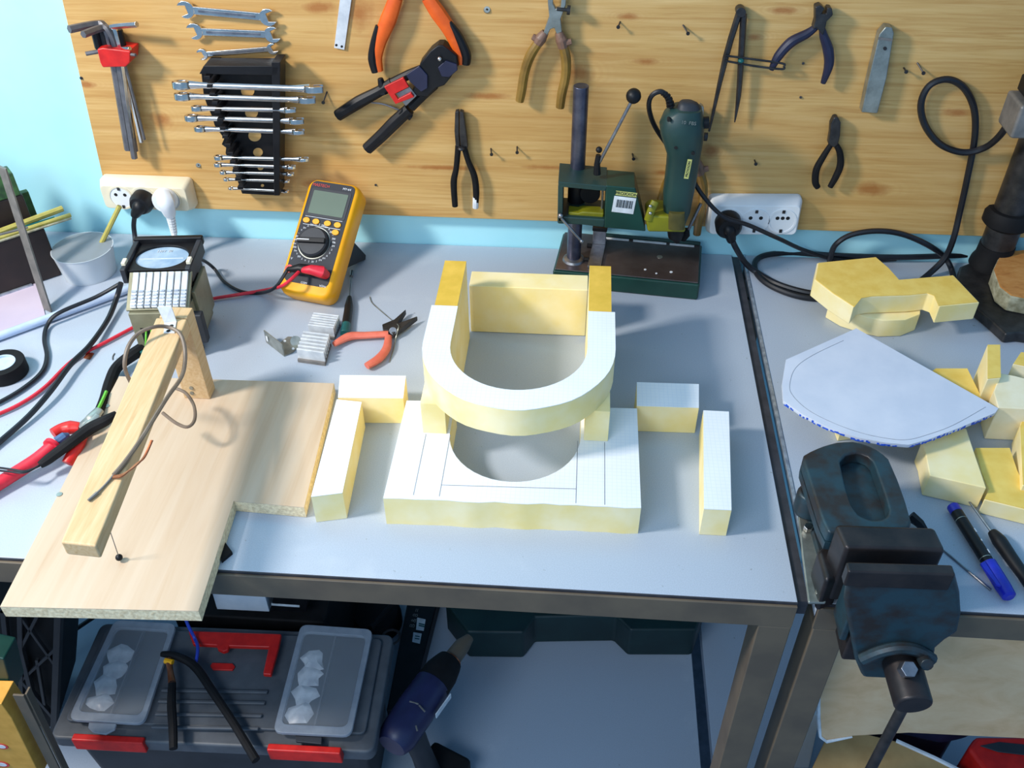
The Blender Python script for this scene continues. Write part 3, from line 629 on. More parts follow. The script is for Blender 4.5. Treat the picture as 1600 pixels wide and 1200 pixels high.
# the hand drill standing in the stand
t = thing('hand_drill', 'upright small green power drill clamped in the yellow arm of the stand', 'drill', W(1055, 365, -.1), None)
def bodyw(mb, rows, y, depth, seg=18, sq=1):
    rings = []
    for py, x0, x1 in rows:
        a, b = W(x0, py, y), W(x1, py-(x1-x0)*.0, y); c0 = (a+b)/2; r = (b-a).length/2; rr = []
        for k in range(seg):
            an = 2*math.pi*(k+.5)/seg; cs, sn = math.cos(an), math.sin(an)
            e = .75; rr.append(c0+V((math.copysign(abs(cs)**e, cs)*r, math.copysign(abs(sn)**e, sn)*depth(r), 0)))
        rings.append(rr)
    return mb.loft(rings)
m = MB(); bodyw(m, [(352, 1038, 1070), (345, 1040, 1072), (330, 1036, 1078), (300, 1036, 1084), (270, 1040, 1090), (240, 1042, 1095), (222, 1036, 1098), (206, 1031, 1100), (195, 1030, 1100), (178, 1037, 1099), (168, 1048, 1097)], -.098, lambda r: r*.9)
db = m.build('body', M['green2'], t, 0, 50)
m = MB(); bodyw(m, [(169, 1057, 1095), (162, 1060, 1091), (158, 1064, 1083)], -.098, lambda r: r*.8); m.build('rear_cap', M['charcoal2'], t, 0, 50)
m = MB(); bodyw(m, [(356, 1043, 1070), (340, 1043, 1070), (331, 1046, 1070)], -.1145, lambda r: r*.6); m.build('nose_ring', M['olive'], t, 0, 50)
m = MB(); m.prism([W(a, b, -.096) for a, b in ((1041, 265), (1046, 262), (1046, 332), (1040, 328), (1037, 305))], (0, .014, 0)); m.build('side_stripe', M['olive'], t, .001)
m = MB(); m.cyl(W(1097, 192, -.098), W(1108, 191, -.098), .0075, seg=14); m.build('speed_dial', M['black'], t, .001)
m = MB(); m.sweep([W(1055, 352, -.1), W(1056, 368, -.1), W(1059, 379, -.1)], [.0115, .0105, .003], 14); m.build('chuck', M['black'], t)
dz = [ (1045, 188), (1056, 231), (1083, 240)]
for x, y in dz:
    p = W(x, y, -.1205); MB().cyl(p, p+V((0, .006, 0)), .0022, seg=10).build('case_screw', M['hole'], t)
a, b = W(1072, 279, -.1225), W(1078, 249, -.1225); lf = frame(a, b-a, V((0, 0, 1)).cross(V((0, 0, 0))) if 0 else ((b-a).cross(V((0, -1, 0)))*-1)); LL = (b-a).length
lb = MB(lf).prism([(0, -.0028, 0), (LL, -.0028, 0), (LL, .0028, 0), (0, .0028, 0)], (0, 0, .0004)).build('maker_label', M['labely'], t)
MB().text('PROXXON', .0044, lf @ Matrix.Translation((LL/2, 0, .0006))).build('lettering', M['ink'], lb)
a, b = W(1058, 190, -.1215), W(1088, 193, -.1215); lf = frame(a, b-a, (0, 0, 1))
MB().text('10  FBS', .006, lf @ Matrix.Translation((.014, 0, .001))).build('case_print', M['zinc'], t)
m = MB(); m.sweep(spline([W(1049, 168, -.1), W(1044, 152, -.1), W(1032, 143, -.1), W(1018, 150, -.098), W(1014, 168, -.094), W(1022, 195, -.08), W(1042, 226, -.066), W(1075, 270, -.058), W(1100, 308, -.07), W(1130, 338, -.072), W(1170, 352, -.065), W(1215, 372, -.055), T(1262, 393, .02), T(1320, 407, .005), T(1400, 405, .005)]), .0031, 8); m.build('cord', M['cable'], t)
m = MB()
for k in range(6): 
    a = spline([W(1048, 166, -.1), W(1044, 152, -.1), W(1034, 144, -.1)], 3); m.sweep([a[k], a[k]+(a[min(k+1, 6)]-a[k])*.6], .0052-.0003*k, 10)
m.build('strain_relief', M['black'], t)

# ================================================================== foam model
PG = M['gridpaper']; FO = M['foam']
t = thing('foam_model', 'large yellow foam chair-like model with squared paper glued on, centre of the left bench', 'foam model', (-.055, -.38, 0))
bx0, bx1, by0, by1, bh = -.1855, .0795, -.549, -.399, .0398
hx, hr, hy = -.0565, .0725, -.449
def arcU(x, y, r, yend, n=22): return [V((x-r, yend, 0))]+[V((x-r*math.cos(math.pi*k/n), y-r*math.sin(math.pi*k/n), 0)) for k in range(n+1)]+[V((x+r, yend, 0))]
rnd = random.Random(3)
front = [V((bx0+(bx1-bx0)*k/16, by0+rnd.uniform(-.0012, .0012)-.004*(1-k/16), 0)) for k in range(17)]
base_pts = front+[V((bx1, by1+.002, 0))]+list(reversed(arcU(hx, hy, hr, by1)))+[V((bx0, by1-.002, 0))]
MBb = MB(); MBb.prism(base_pts, (0, 0, bh-.0005)); bb = MBb.build('base_block', FO, t)
m = MB(); m.prism([p+V((0, 0, bh-.0005)) for p in base_pts], (0, 0, .0006)); pc = m.build('base_paper', PG, bb)
m = MB(); L1 = .0004
def pl(a, b): 
    a, b = V((*a, bh+.0001)), V((*b, bh+.0001)); d = (b-a).normalized().cross(V((0, 0, 1)))*L1; m.prism([a-d, b-d, b+d, a+d], (0, 0, .00015))
for x in (-.155, -.128, .013, .0425): pl((x, by0+.002), (x, -.455))
pl((-.128, -.531), (.013, -.527)); m.build('pencil_line', M['pencil'], pc)
H, ux, ur, ui, uy, th = .12, -.0562, .1062, .0755, -.391, .036
rear = -.228; pap = -.3225
def slabx(x0, x1, nm):
    m = MB(); m.prism([(x0, -.4535, bh), (x0, by1+.001, bh), (x0, by1+.001, .0005), (x0, rear, .0005), (x0, rear, H-.0006), (x0, pap, H-.0006), (x0, pap, H-th), (x0, -.4535, H-th)], (x1-x0, 0, 0)); return m.build(nm, FO, t, .0006)
sl_ = slabx(ux-ur+.0035, ux-ui-.0005, 'upright'); sr_ = slabx(ux+ui+.0005, ux+ur-.004, 'upright')
for x0, x1, p in ((ux-ur+.0035, ux-ui-.0005, sl_), (ux+ui+.0005, ux+ur-.004, sr_)):
    lab(MB().box((x0, rear, H-.0006), (x1, pap+.0003, H+.0003)).build('foam_skin', M['foamskin'], p), 'deeper yellow outer skin on top of the arm')
n = 26
outer = [V((ux-ur, pap, 0))]+[V((ux-ur*math.cos(math.pi*k/n), uy-ur*math.sin(math.pi*k/n)*(1+.006*math.sin(k*5)), 0)) for k in range(n+1)]+[V((ux+ur, pap, 0))]
inner = [V((ux-ui, pap, 0))]+[V((ux-ui*math.cos(math.pi*k/n), uy-ui*math.sin(math.pi*k/n), 0)) for k in range(n+1)]+[V((ux+ui, pap, 0))]
up = outer+list(reversed(inner))
m = MB(); m.prism([p+V((0, 0, H-th)) for p in up], (0, 0, th-.0006)); ring = m.build('curved_rail', FO, t)
m = MB(); m.prism([p+V((0, 0, H-.0006)) for p in up], (0, 0, .0007)); m.build('rail_paper', PG, ring)
m = MB(); m.box((ux-ui-.0005, -.2140, .0005), (ux+ui+.0005, -.18, .074)); m.build('back_panel', FO, t, .001)

def foamblock(pts, h, label, paper=True, name='foam_block', mat=None, top=None, group='loose foam blocks beside the model', z0=.0003):
    pts = [V((*p, z0)) for p in pts]
    t = thing(name, label, 'foam block', (sum(p.x for p in pts)/len(pts), sum(p.y for p in pts)/len(pts), z0), group)
    m = MB(); m.prism(pts, (0, 0, h-z0-.0006)); b = m.build('foam', mat or FO, t, 0 if paper else .0012)
    if paper: m = MB(); m.prism([p+V((0, 0, h-z0-.0006)) for p in pts], (0, 0, .0006)); m.build('paper', PG, t)
    elif top:
        m = MB(); m.prism([p+(sum(pts, V())/len(pts)-p)*.02+V((0, 0, h-z0-.0006)) for p in pts], (0, 0, .0007)); m.build('outer_skin', top, t)
    return t
xy = lambda pts, h: [tuple(T(a, b, h).xy) for a, b in pts]
foamblock(xy([(486, 776), (535, 770), (565, 628), (526, 624)], .04), .04, 'long papered foam block at the left of the model')
foamblock(xy([(528, 621), (630, 622), (634, 587), (531, 586)], .04), .04, 'short papered foam block at the left, just behind the long block')
foamblock(xy([(995, 634), (1092, 637), (1092, 600), (995, 597)], .04), .04, 'short papered foam block touching the right rear corner of the model')
foamblock(xy([(1100, 795), (1143, 797), (1139, 643), (1099, 641)], .04), .04, 'long papered foam block standing furthest right of the model')

# ================================================================== multimeter
p0, p1 = T(433, 461, .019), T(513, 476, .019); ex = (p1-p0).normalized()
lo_, hi_ = -.12, 0
for _ in range(40):
    mid_ = (lo_+hi_)/2
    if (W(485, 286, mid_)-p0).dot(ex) > 0: lo_ = mid_
    else: hi_ = mid_
up_ = W(485, 286, mid_)-p0; ML = up_.length+.003; MWd = (p1-p0).length+.002
f = frame(p0-ex*.001, ex, up_); f.translation.z += .0006-min((f @ V((x, y, -.036))).z for x in (.006, MWd-.006) for y in (.006, .006)); f.translation.z = max(f.translation.z, .0); nz = f.to_3x3() @ V((0, 0, 1))
t = thing('multimeter', 'orange-yellow digital multimeter leaning back on its stand near the wall', 'multimeter', p0+ex*.04)
m = MB(f)
m.loft([[V((p.x+MWd/2, p.y+ML/2, z)) for p in rect(w_, h_, r, 5)] for w_, h_, r, z in ((MWd-.012, ML-.012, .012, -.036), (MWd-.002, ML-.002, .014, -.031), (MWd, ML, .014, -.012), (MWd-.003, ML-.003, .013, -.003), (MWd-.010, ML-.010, .011, 0))])
mb_ = m.build('rubber_case', M['myellow'], t, 0, 50)
for v in (0,): pass
m = MB(f); r0 = [V((p.x+MWd/2, p.y+ML/2+.006, -.0005)) for p in rect(MWd-.013, ML-.021, .008, 4)]; m.prism(r0, (0, 0, .0012)); fp = m.build('front_panel', M['mface'], t)
fx = lambda x, y, z=0: (MWd/2+x, y, z)
m = MB(f); m.prism([V((p.x+MWd/2, p.y+ML-.0355, .0007)) for p in rect(.060, .041, .003, 3)], (0, 0, .0006)); m.build('screen_bezel', M['charcoal2'], t)
m = MB(f); m.prism([V((p.x+MWd/2, p.y+ML-.0355, .0013)) for p in rect(.052, .034, .001, 2)], (0, 0, .0005)); m.build('screen', M['lcd'], t)
MB().text('MASTECH', .0058, f @ Matrix.Translation(fx(-.018, ML-.0105, .001))).build('maker_print', M['redprint'], fp)
MB().text('MY-64', .0046, f @ Matrix.Translation(fx(.021, ML-.0105, .001))).build('model_print', M['white'], fp)
for x, y in ((-.0245, ML-.0635), (-.010, ML-.0635), (.0075, ML-.0635), (.0225, ML-.0635), (.0225, ML-.0745)):
    m = MB(f); m.prism(circ(.0052, 16, MWd/2+x, y, .0040), (0, 0, .0028)); m.build('button', M['myellow'], t, .0006)
dc = V(fx(-.004, ML-.094, .0008))
m = MB(f); m.ringext(circ(.0235, 36, dc.x, dc.y), circ(.0222, 36, dc.x, dc.y), (0, 0, .0012)); m.build('dial_ring', M['zinc'], t)
m = MB(f); m.lathe([(.0215, 0), (.021, .006), (.019, .008)], dc, (0, 0, 1), 36); kn = m.build('dial', M['charcoal2'], t)
m = MB(f @ Matrix.Translation((dc.x, dc.y, .0088)) @ Matrix.Rotation(.12, 4, 'Z')); m.box((-.0205, -.0035, 0), (.0205, .0035, .005)); kb = m.build('dial_grip', M['black'], kn, .0012)
m = MB(f @ Matrix.Translation((dc.x, dc.y, .0139)) @ Matrix.Rotation(.12, 4, 'Z')); m.box((-.0205, -.0006, 0), (-.002, .0008, .0003)); m.build('pointer', M['white'], kb)
m = MB()
rn = random.Random(5)
for k in range(32):
    a = 2*math.pi*k/32; r = .0272
    m.text(rn.choice(['200', '20', '2', '2m', '20k', '200', 'V', 'A', '~', '2M']), .0036, f @ Matrix.Translation((dc.x+r*math.cos(a)*1.05, dc.y+r*math.sin(a), .0009)))
m.text('V', .005, f @ Matrix.Translation(fx(-.03, .049, .0009))); m.text('COM', .004, f @ Matrix.Translation(fx(-.002, .018, .0009))); m.text('VΩHz', .004, f @ Matrix.Translation(fx(.026, .018, .0009)))
m.build('face_print', M['white'], fp)
for y in (ML-.0575, ML-.0695): MB(f).box((.011, y, .0007), (MWd-.012, y+.0006, .0009)).build('ruled_line', M['white'], fp)
for x, y in ((-.029, .034), (-.010, .034), (.009, .034), (.027, .034)):
    m = MB(f); m.ringext(circ(.0058, 18, MWd/2+x, y), circ(.003, 18, MWd/2+x, y), (0, 0, .0022)); m.build('jack', M['charcoal2'] if x > -.02 else M['red'], t)
MB(f).prism([(MWd-.018, .105, -.041), (MWd-.018, .055, -.044), (MWd-.018, .050, -.075), (MWd-.018, .062, -.078)], (.0, 0, 0)).bm.free()
sf = f.inverted(); q = sf @ T(560, 404, .001)
m = MB(); a = f @ V((MWd-.022, .100, -.039)); b = f @ V((MWd-.022, .060, -.039)); c0 = T(556, 403, .0012)
m.prism([a, b, c0, c0+V((-.002, .012, 0))], ex*.016); 
for v in m.bm.verts: v.co.z = max(v.co.z, .0008)
m.build('tilt_stand', M['black'], t, .0008)
# leads (each a thing: pulled out of the meter they move alone)
jb = f @ V(fx(.009, .034, .003)); jr = f @ V(fx(.027, .034, .003))
t = thing('test_lead', 'black test lead plugged into the multimeter, running behind the transformer', 'test lead', jb, 'test leads of the multimeter')
m = MB(f); m.sweep([fx(.009, .034, .0024), fx(.007, .034, .012), fx(-.006, .033, .016), fx(-.024, .029, .014)], [.0055, .0075, .0065, .003], 12); m.build('plug', M['black'], t)
c0 = f @ V(fx(-.024, .029, .014))
m = MB(); m.sweep(spline([c0, W(430, 449, c0.y-.012), T(405, 458, .004), T(376, 455, .004), T(350, 440, .004), T(335, 420, .006), T(318, 407, .03), T(300, 402, .05), T(288, 405, .045), T(268, 420, .01)]), .0024, 8); m.build('wire', M['cable'], t)
t = thing('test_lead', 'red test lead plugged into the multimeter, crossing behind the transformer to the left edge', 'test lead', jr, 'test leads of the multimeter')
m = MB(f); m.sweep([fx(.027, .034, .0024), fx(.025, .034, .014), fx(.012, .033, .019), fx(-.004, .031, .016)], [.0062, .0085, .0068, .0035], 12); m.build('plug', M['redcable'], t)
c0 = f @ V(fx(-.004, .031, .016))
m = MB(); m.sweep(spline([c0, W(444, 445, c0.y-.025), T(420, 452, .008), T(380, 459, .005), T(325, 468, .004), T(265, 482, .004), T(215, 508, .004), T(170, 532, .004), T(115, 562, .004), T(70, 605, .004), T(30, 632, .004), T(-20, 655, .004), T(-80, 685, .004)]), .0024, 8); m.build('wire', M['redcable'], t)

# ================================================================== small things in front of the meter
t = thing('precision_screwdriver', 'small precision screwdriver with black handle and teal cap beside the multimeter', 'screwdriver', T(543, 490, 0))
m = MB(); z = .006; m.sweep(spline([T(546, 464, z), T(545, 478, z), T(542, 500, z), T(540, 512, z)], 4), [.0028, .0056, .006, .0055], 12); m.build('handle', M['black'], t)
m = MB(); m.sweep([T(541, 507, z), T(539, 522, z)], [.0062, .0066], 14); m.build('cap', M['teal'], t, .0006)
m = MB(); m.sweep([T(546, 466, z), T(549, 427, .003)], .0012, 8); m.sweep([T(549, 432, .0035), T(550, 424, .0025)], .0026, 8); m.build('blade', M['steel'], t)
def heatsink(c, label, h=.019):
    # c: top corners px: back-left, back-right, front-right, front-left
    P_ = [T(*p, h) for p in c]; 
    t = thing('heat_sink', label, 'heat sink', ((P_[0]+P_[2])/2).to_2d().to_3d(), 'aluminium heat sinks')
    bl, br, frr, fl_ = P_; dn = V((0, 0, -1))
    m = MB(); m.prism([p+dn*(h-.0004) for p in (fl_, frr, br, bl)], (0, 0, .004)); m.build('base', M['rod'], t)  # aluminium base coloured darker than the fins to paint shade into the gaps
    n = 6
    for i in range(n):
        a0, a1 = i/n+.02, i/n+.02+.40/n
        q = [bl.lerp(fl_, a0), br.lerp(frr, a0), br.lerp(frr, a1), bl.lerp(fl_, a1)]
        m = MB(); m.prism([p+dn*(h-.004) for p in q], (0, 0, h-.004)); m.build('fin', M['alu'], t, .0004)
    q = [br.lerp(bl, .012), br, frr, frr.lerp(fl_, .012)]
heatsink([(490, 487), (530, 492), (520, 514), (480, 509)], 'rear finned aluminium heat sink next to the screwdriver')
heatsink([(474, 516), (515, 521), (505, 554), (462, 548)], 'front finned aluminium heat sink touching the bent bracket')
t = thing('metal_bracket', 'bent grey perforated metal bracket left of the heat sinks', 'bracket', T(446, 545, 0))
A, B, = T(444, 557, .0004), T(416, 535, .0004); up3 = V((0, 0, .020))
m = MB(); d_ = (B-A).normalized().cross(V((0, 0, 1)))*.0012; m.prism([A, B, B+d_, A+d_], up3); m.build('upright_flange', M['zinc'], t)
fr = frame(B.lerp(A, .18)+V((0, 0, .011)), B-A, V((0, 0, 1)))
s_ = 1 if (fr.to_3x3() @ V((0, 0, 1))).dot(V((-.3, -1, .5))) > 0 else -1
m = MB(fr); m.prism([V((p.x, p.y, s_*.0014)) for p in rect(.004, .008, .001)], (0, 0, s_*.0003)); m.build('slot', M['label'], t)
m = MB(); m.prism([T(*p, .0006) for p in ((444, 557), (432, 541), (450, 527), (462, 528), (468, 541), (458, 551))], (0, 0, .0014)); m.build('foot_flange', M['zinc'], t)
for x, y in ((436, 537), (445, 533), (458, 545)): MB().prism([T(x+2.2*math.cos(k*.63), y+1.8*math.sin(k*.63), .0021) for k in range(10)], (0, 0, .0003)).build('hole', M['label'], t)
m = MB(); m.cyl(T(462, 533, .002), T(462, 533, .006), .007, seg=18); m.build('round_washer', M['zinc'], t)

t = thing('needle_nose_pliers', 'open needle-nose pliers with salmon pink grips lying on the left bench', 'pliers', T(600, 530, 0))
z = .007
m = MB(); m.sweep(spline([T(607, 522, z), T(570, 524, z), T(545, 526, z), T(522, 538, z)]), [.0052, .0054, .0065, .004], 12, (.8, 1), up=(0, 0, 1)); m.build('handle', M['salmon'], t)
m = MB(); m.sweep(spline([T(607, 526, z), T(604, 544, z), T(592, 560, z), T(573, 572, z)]), [.0046, .0056, .0062, .005], 12, (.8, 1), up=(0, 0, 1)); m.build('handle', M['salmon'], t)
m = MB(); m.prism([T(*p, .002) for p in ((598, 515), (617, 507), (635, 491), (622, 513), (608, 524), (600, 524))], (0, 0, .009)); m.build('jaw', M['darksteel'], t, .001)
m = MB(); m.prism([T(*p, .0035) for p in ((608, 515), (626, 511), (653, 501), (634, 516), (616, 528), (606, 524))], (0, 0, .008)); m.build('jaw', M['darksteel'], t, .001)
MB().cyl(T(614, 517, .0112), T(614, 517, .0125), .005, seg=16).build('rivet', M['steel'], t, .0004)
tag(MB().sweep(spline([T(578, 464, .001), T(582, 474, .001), T(600, 490, .001), T(612, 500, .001), T(622, 508, .013), T(622, 514, .0135), T(618, 530, .003), T(614, 548, .001), T(608, 566, .001)]), .0007, 6).build('thin_wire', M['zinc']), 'thin bare wire caught under the salmon pliers', 'wire')

# ================================================================== wooden L-shaped rig
t = thing('pendulum_rig', 'pale wooden T-shaped base board with an upright post and overhanging batten', 'wooden rig', (-.41, -.5, 0))
z = .016
q = [T(*p, z) for p in ((522, 599), (475, 793), (365, 783), (310, 955), (0, 948))]
lb_ = T(0, 948, z); bk = T(186, 588, z)
pts = [q[0], q[1], q[2], q[3], q[4], bk]
for p in pts: p.z = .0005
m = MB(); m.prism(list(reversed(pts)), (0, 0, z-.001)); bd = m.build('base_board', M['chip'], t)
m = MB(); m.prism([p+V((0, 0, z-.001)) for p in reversed(pts)], (0, 0, .0006)); m.build('veneer_top', M['veneer'], bd)
px0, px1 = -.459, -.427; py = -.388
m = MB(); m.prism([(px0, py, z), (px1, py, z), (px1, py+.02, z), (px0, py+.02, z)], (0, 0, .121)); m.build('post', M['beam'], t, .0012)
zt = .137; zb = .120
tb = [T(*p, zt) for p in ((94, 847), (150, 853), (303, 487), (272, 483))]
m = MB(); fl_, fr_, br_, bl_ = tb
bl_ = V((px0-.003, py-.001, zt)); br_ = V((px1+.001, py-.001, zt))
m.prism([V((p.x, p.y, zb)) for p in (fl_, fr_, br_, bl_)], (0, 0, zt-zb)); bm_ = m.build('batten', M['beam'], t, .0022)
for x, y in ((167, 635), (93, 773)):
    p = T(x, y, z-.0001); m = MB(); m.cyl(p, p+V((0, 0, .001)), .0032, seg=12); m.build('screw', M['zinc'], t)
for x, y in ((299, 606), (300, 614)):
    p = W(x, y, py-.0001); m = MB(); m.cyl(p, p+V((0, -.001, 0)), .0025, seg=12); m.build('screw', M['zinc'], t)
# tin angle bracket bent over the end of the batten
c0 = T(266, 505, zt); 
m = MB(); a = T(256, 521, zt+.0002); b = T(273, 521, zt+.0002); c1 = T(276, 503, zt+.0002); d1 = T(257, 505, zt+.0002); m.prism([a, b, c1, d1], (0, 0, .001))
e1, e2 = d1+V((-.006, .006, .017)), d1+V((.009, .008, .018)); m.loft([[d1, c1, c1+V((0, .001, 0)), d1+V((0, .001, 0))], [e1, e2, e2+V((0, .001, 0)), e1+V((0, .001, 0))]]); bkt = m.build('angle_bracket', M['alu'], t)
for x, y in ((263, 517), (268, 509)):
    p = T(x, y, zt+.0013); m = MB(); m.cyl(p, p+V((0, 0, .0003)), .0022, seg=10); m.build('bracket_hole', M['hole'], bkt)
# pendulum: thread and bob
p = T(186, 871, z+.0055)
t = thing('pendulum_bob', 'small black ball hanging on a thin thread from the wooden batten', 'pendulum', p)
MB().ball(p, .0036).build('ball', M['black'], t)
top = V((T(172, 832, .09).x, p.y+.004, zb)); tt = V((min(max(p.x-.0, fl_.x+.01), 9), p.y, zb))
m = MB(); m.sweep([p, W(172, 830, p.y), ], .0005, 6); m.build('thread', M['rod'], t)
# grey-brown wire over the rig and copper strand
zz = zt+.003
tag(MB().sweep(spline([T(204, 597, zt-.05), T(195, 574, zt-.01), T(199, 545, zt+.006), T(215, 522, zt+.012), T(240, 511, zt+.012), T(262, 511, zt+.006), T(280, 520, zt+.003), T(288, 540, zt-.004), T(289, 565, zt-.012), T(283, 590, zt-.014), T(262, 620, zt-.006), T(240, 655, zt+.002), T(218, 690, zt+.0025), T(195, 722, zt+.0025), T(178, 742, zt+.0025)]), .0022, 8).build('wire', M['brownwire']), 'grey-brown insulated wire draped along the wooden batten', 'wire')
tag(MB().sweep(spline([T(272, 606, .06), T(290, 614, .06), T(303, 634, .058), T(304, 656, .056), T(293, 667, .055), T(275, 661, .056), T(254, 645, .06)]), .0019, 8).build('wire', M['brownwire']), 'loop of grey-brown wire beside the foot of the wooden post', 'wire')
t = thing('copper_strand', 'frayed bare copper strand at the end of the wire on the batten', 'copper wire', T(190, 740, zt))
m = MB()
for k in range(3):
    o_ = k*1.2; m.sweep(spline([T(176, 744+o_, zt+.002), T(192, 741+o_, zt+.003), T(212, 728-o_, zt+.004), T(226, 712+o_, zt+.006), T(236+o_, 688, zt+.012)]), .0009, 6)
m.build('strand', M['copper'], t)
m = MB(); m.sweep(spline([T(178, 742, zt+.002), T(164, 758, zt+.0015), T(150, 772, zt+.002)]), [.0013, .001, .0012], 6); m.sweep([T(152, 770, zt+.002), T(138, 782, zt+.002)], [.0018, .0014], 6); m.build('twisted_end', M['rod'], t)
tag(MB().prism([T(*p, .0003) for p in ((341, 862), (350, 847), (364, 866), (347, 880))], (0, 0, .004)).build('rubber_scrap', M['blackmatt']), 'small black scrap on the bench just right of the wooden base board', 'scrap')

# ================================================================== transformer with terminal strip
o = V((-.560, -.300, 0)); tf = yawf(o+V((.009, 0, 0)), .11) @ Matrix.Diagonal((.78, 1, 1, 1)); t = thing('transformer', 'old khaki transformer with black top frame and row of silver terminals', 'transformer', tf @ V((.05, .05, 0)))
m = MB(tf); m.box((.004, 0, .006), (.098, .090, .072)); m.build('body', M['khaki'], t, .001)
m = MB(tf); m.box((.016, -.0006, .014), (.044, 0.001, .050)); m.build('wiring_opening', M['hole'], t)
m = MB(tf); m.box((0, -.004, .0004), (.030, .012, .006)); m.box((.076, -.002, .0004), (.100, .02, .006)); m.build('mounting_foot', M['darksteel'], t, .001)
m = MB(tf); m.box((.1, .004, .02), (.116, .016, .064)); m.build('side_bracket', M['charcoal2'], t, .002)
m = MB(tf); m.box((.0975, .03, .02), (.104, .09, .082)); m.build('side_plate', M['khaki'], t, .001)
# terminal strip, sloping
sfm = tf @ frame(V((.004, .004, .0745)), (1, 0, 0), (0, .042, .026)); 
m = MB(sfm); m.box((-.004, 0, -.004), (.096, .052, 0)); m.build('terminal_base', M['khaki'], t, .001)
for k in range(8):
    x = .004+k*.0112
    m = MB(sfm); m.box((x, .002, .0), (x+.0094, .05, .004)); q = m.build('terminal', M['alu'], t, .0008)
    m = MB(sfm)
    for j in range(5): m.box((x+.001, .004+j*.0046, .004), (x+.0084, .0062+j*.0046, .0056))
    m.build('contact_ribs', M['whitemetal'], q)
# top frame with oval window
tfm = tf @ Matrix.Translation((-.012, .050, .094))
m = MB(tfm); oo = rect(.106, .064, .006, 6, .053, .034); oo = [V((max(0, min(.106, .053+.11*math.cos(a))), max(.002, min(.066, .034+.075*math.sin(a))), 0)) for a in [2*math.pi*k/48 for k in range(48)]]; ii = [V((.053+.043*math.cos(2*math.pi*k/48), .033+.027*math.sin(2*math.pi*k/48), 0)) for k in range(48)]
m.ringext(oo, ii, (0, 0, .008)); m.build('top_frame', M['black'], t, .001)
m = MB(tfm); m.prism([V((.053+.0435*math.cos(2*math.pi*k/32), .033+.0275*math.sin(2*math.pi*k/32), .001)) for k in range(32)], (0, 0, .004)); wv = m.build('oval_window', M['glass'], t)
m = MB(tfm); m.box((.016, .0315, .005), (.088, .0325, .0056)); m.build('white_line', M['white'], wv)
m = MB(); m.text('230V  50', .007, tfm @ Matrix.Translation((.052, .049, .0055))); m.build('plate_print', M['white'], wv)
for x in (-.002, .102):
    m = MB(tfm); m.box((x, -.004, -.008), (x+.009, .066, .013)); sm_ = m.build('side_cheek', M['charcoal2'], t, .0015)
    m = MB(tfm); m.box((x+.001, .004, .0131), (x+.008, .016, .018)); m.build('cheek_clip', M['sock'], sm_, .001)
m = MB(tfm); m.box((-.003, .064, .004), (.112, .072, .016)); m.build('rear_bar', M['black'], t, .002)
m = MB(tfm); m.box((.004, .004, -.032), (.102, .064, -.0005)); m.build('coil_box', M['charcoal2'], t, .002)
# connector wires
for mt, dx in (('pgreen', 0), ('pgreen', .008), ('pblue', .014)):
    m = MB(tf); m.sweep(spline([(.024+dx, .002, .046), (.026+dx, -.008, .044), (.022+dx*.6, -.012, .03), (.014+dx*.5, -.01, .018)]), .0016, 6); m.build('hookup_wire', M[mt], t)
m = MB(tf); m.sweep([(.028, -.006, .022), (.03, -.006, .012)], [.006, .006], 10); m.build('wire_nut', M['pblue'], t)
m = MB(tf); m.sweep([(.014, -.007, .020), (.014, -.007, .010)], [.006, .006], 10); m.build('wire_nut', M['teal'], t)
t = thing('mains_cable', 'thick black taped cable from the transformer down to the red pliers', 'cable', T(180, 590, 0))
m = MB(); m.sweep(spline([T(222, 545, .016), T(205, 556, .016), T(182, 575, .012), T(171, 600, .012), T(163, 625, .014), T(152, 648, .02)]), [.0085, .008, .007, .007, .0062, .005], 10); m.build('sheath', M['blackmatt'], t)
m = MB(); m.sweep(spline([T(166, 612, .02), T(159, 628, .022), T(152, 642, .025)]), [.0022]*2, 6); m.build('green_core', M['pgreen'], t)

# ================================================================== red pliers and red probe under the batten
t = thing('combination_pliers', 'worn pliers with red grips lying across the left edge of the wooden board', 'pliers', T(130, 680, 0))
z = .02
m = MB(); m.sweep(spline([T(156, 640, .03), T(142, 655, .028), T(128, 668, z)]), [.006, .008, .0075], 8, (.7, 1), up=(0, 0, 1)); m.sweep(spline([T(152, 648, .03), T(140, 664, .026), T(126, 678, z)]), [.006, .008, .006], 8, (.7, 1), up=(0, 0, 1)); m.build('jaws', M['zinc'], t, .001)
m = MB(); m.sweep(spline([T(126, 668, z), T(110, 668, z), T(96, 671, z), T(83, 678, z)]), [.006, .0085, .0075, .007], 12, (.9, 1), up=(0, 0, 1)); m.build('handle', M['red'], t)
m = MB(); m.sweep(spline([T(130, 676, z), T(122, 695, z), T(105, 724, .012)]), [.006, .0075, .0065], 12, (.9, 1), up=(0, 0, 1)); m.build('handle', M['red'], t)
t = thing('red_probe', 'red heat-shrunk thick lead with grey-blue tip at the left edge', 'probe', T(40, 735, 0))
z = .022
m = MB(); m.sweep(spline([T(88, 692, z), T(60, 716, .016), T(20, 742, .012), T(-40, 780, .010), T(-110, 830, .01)]), [.0078, .0076, .0076, .0076], 12); m.build('sleeve', M['redcable'], t)
m = MB(); m.sweep([T(84, 695, z), T(80, 699, z)], [.0105, .0105], 14); m.build('sleeve_rim', M['redcable'], t)
m = MB(); m.sweep([T(90, 691, z), T(102, 682, z+.002), T(108, 679, z+.002)], [.0068, .006, .0025], 10); m.build('tip', M['heatgrey'], t)
t = thing('black_probe', 'black taped lead crossing the red pliers towards the batten', 'probe', T(110, 700, 0))
z = .034
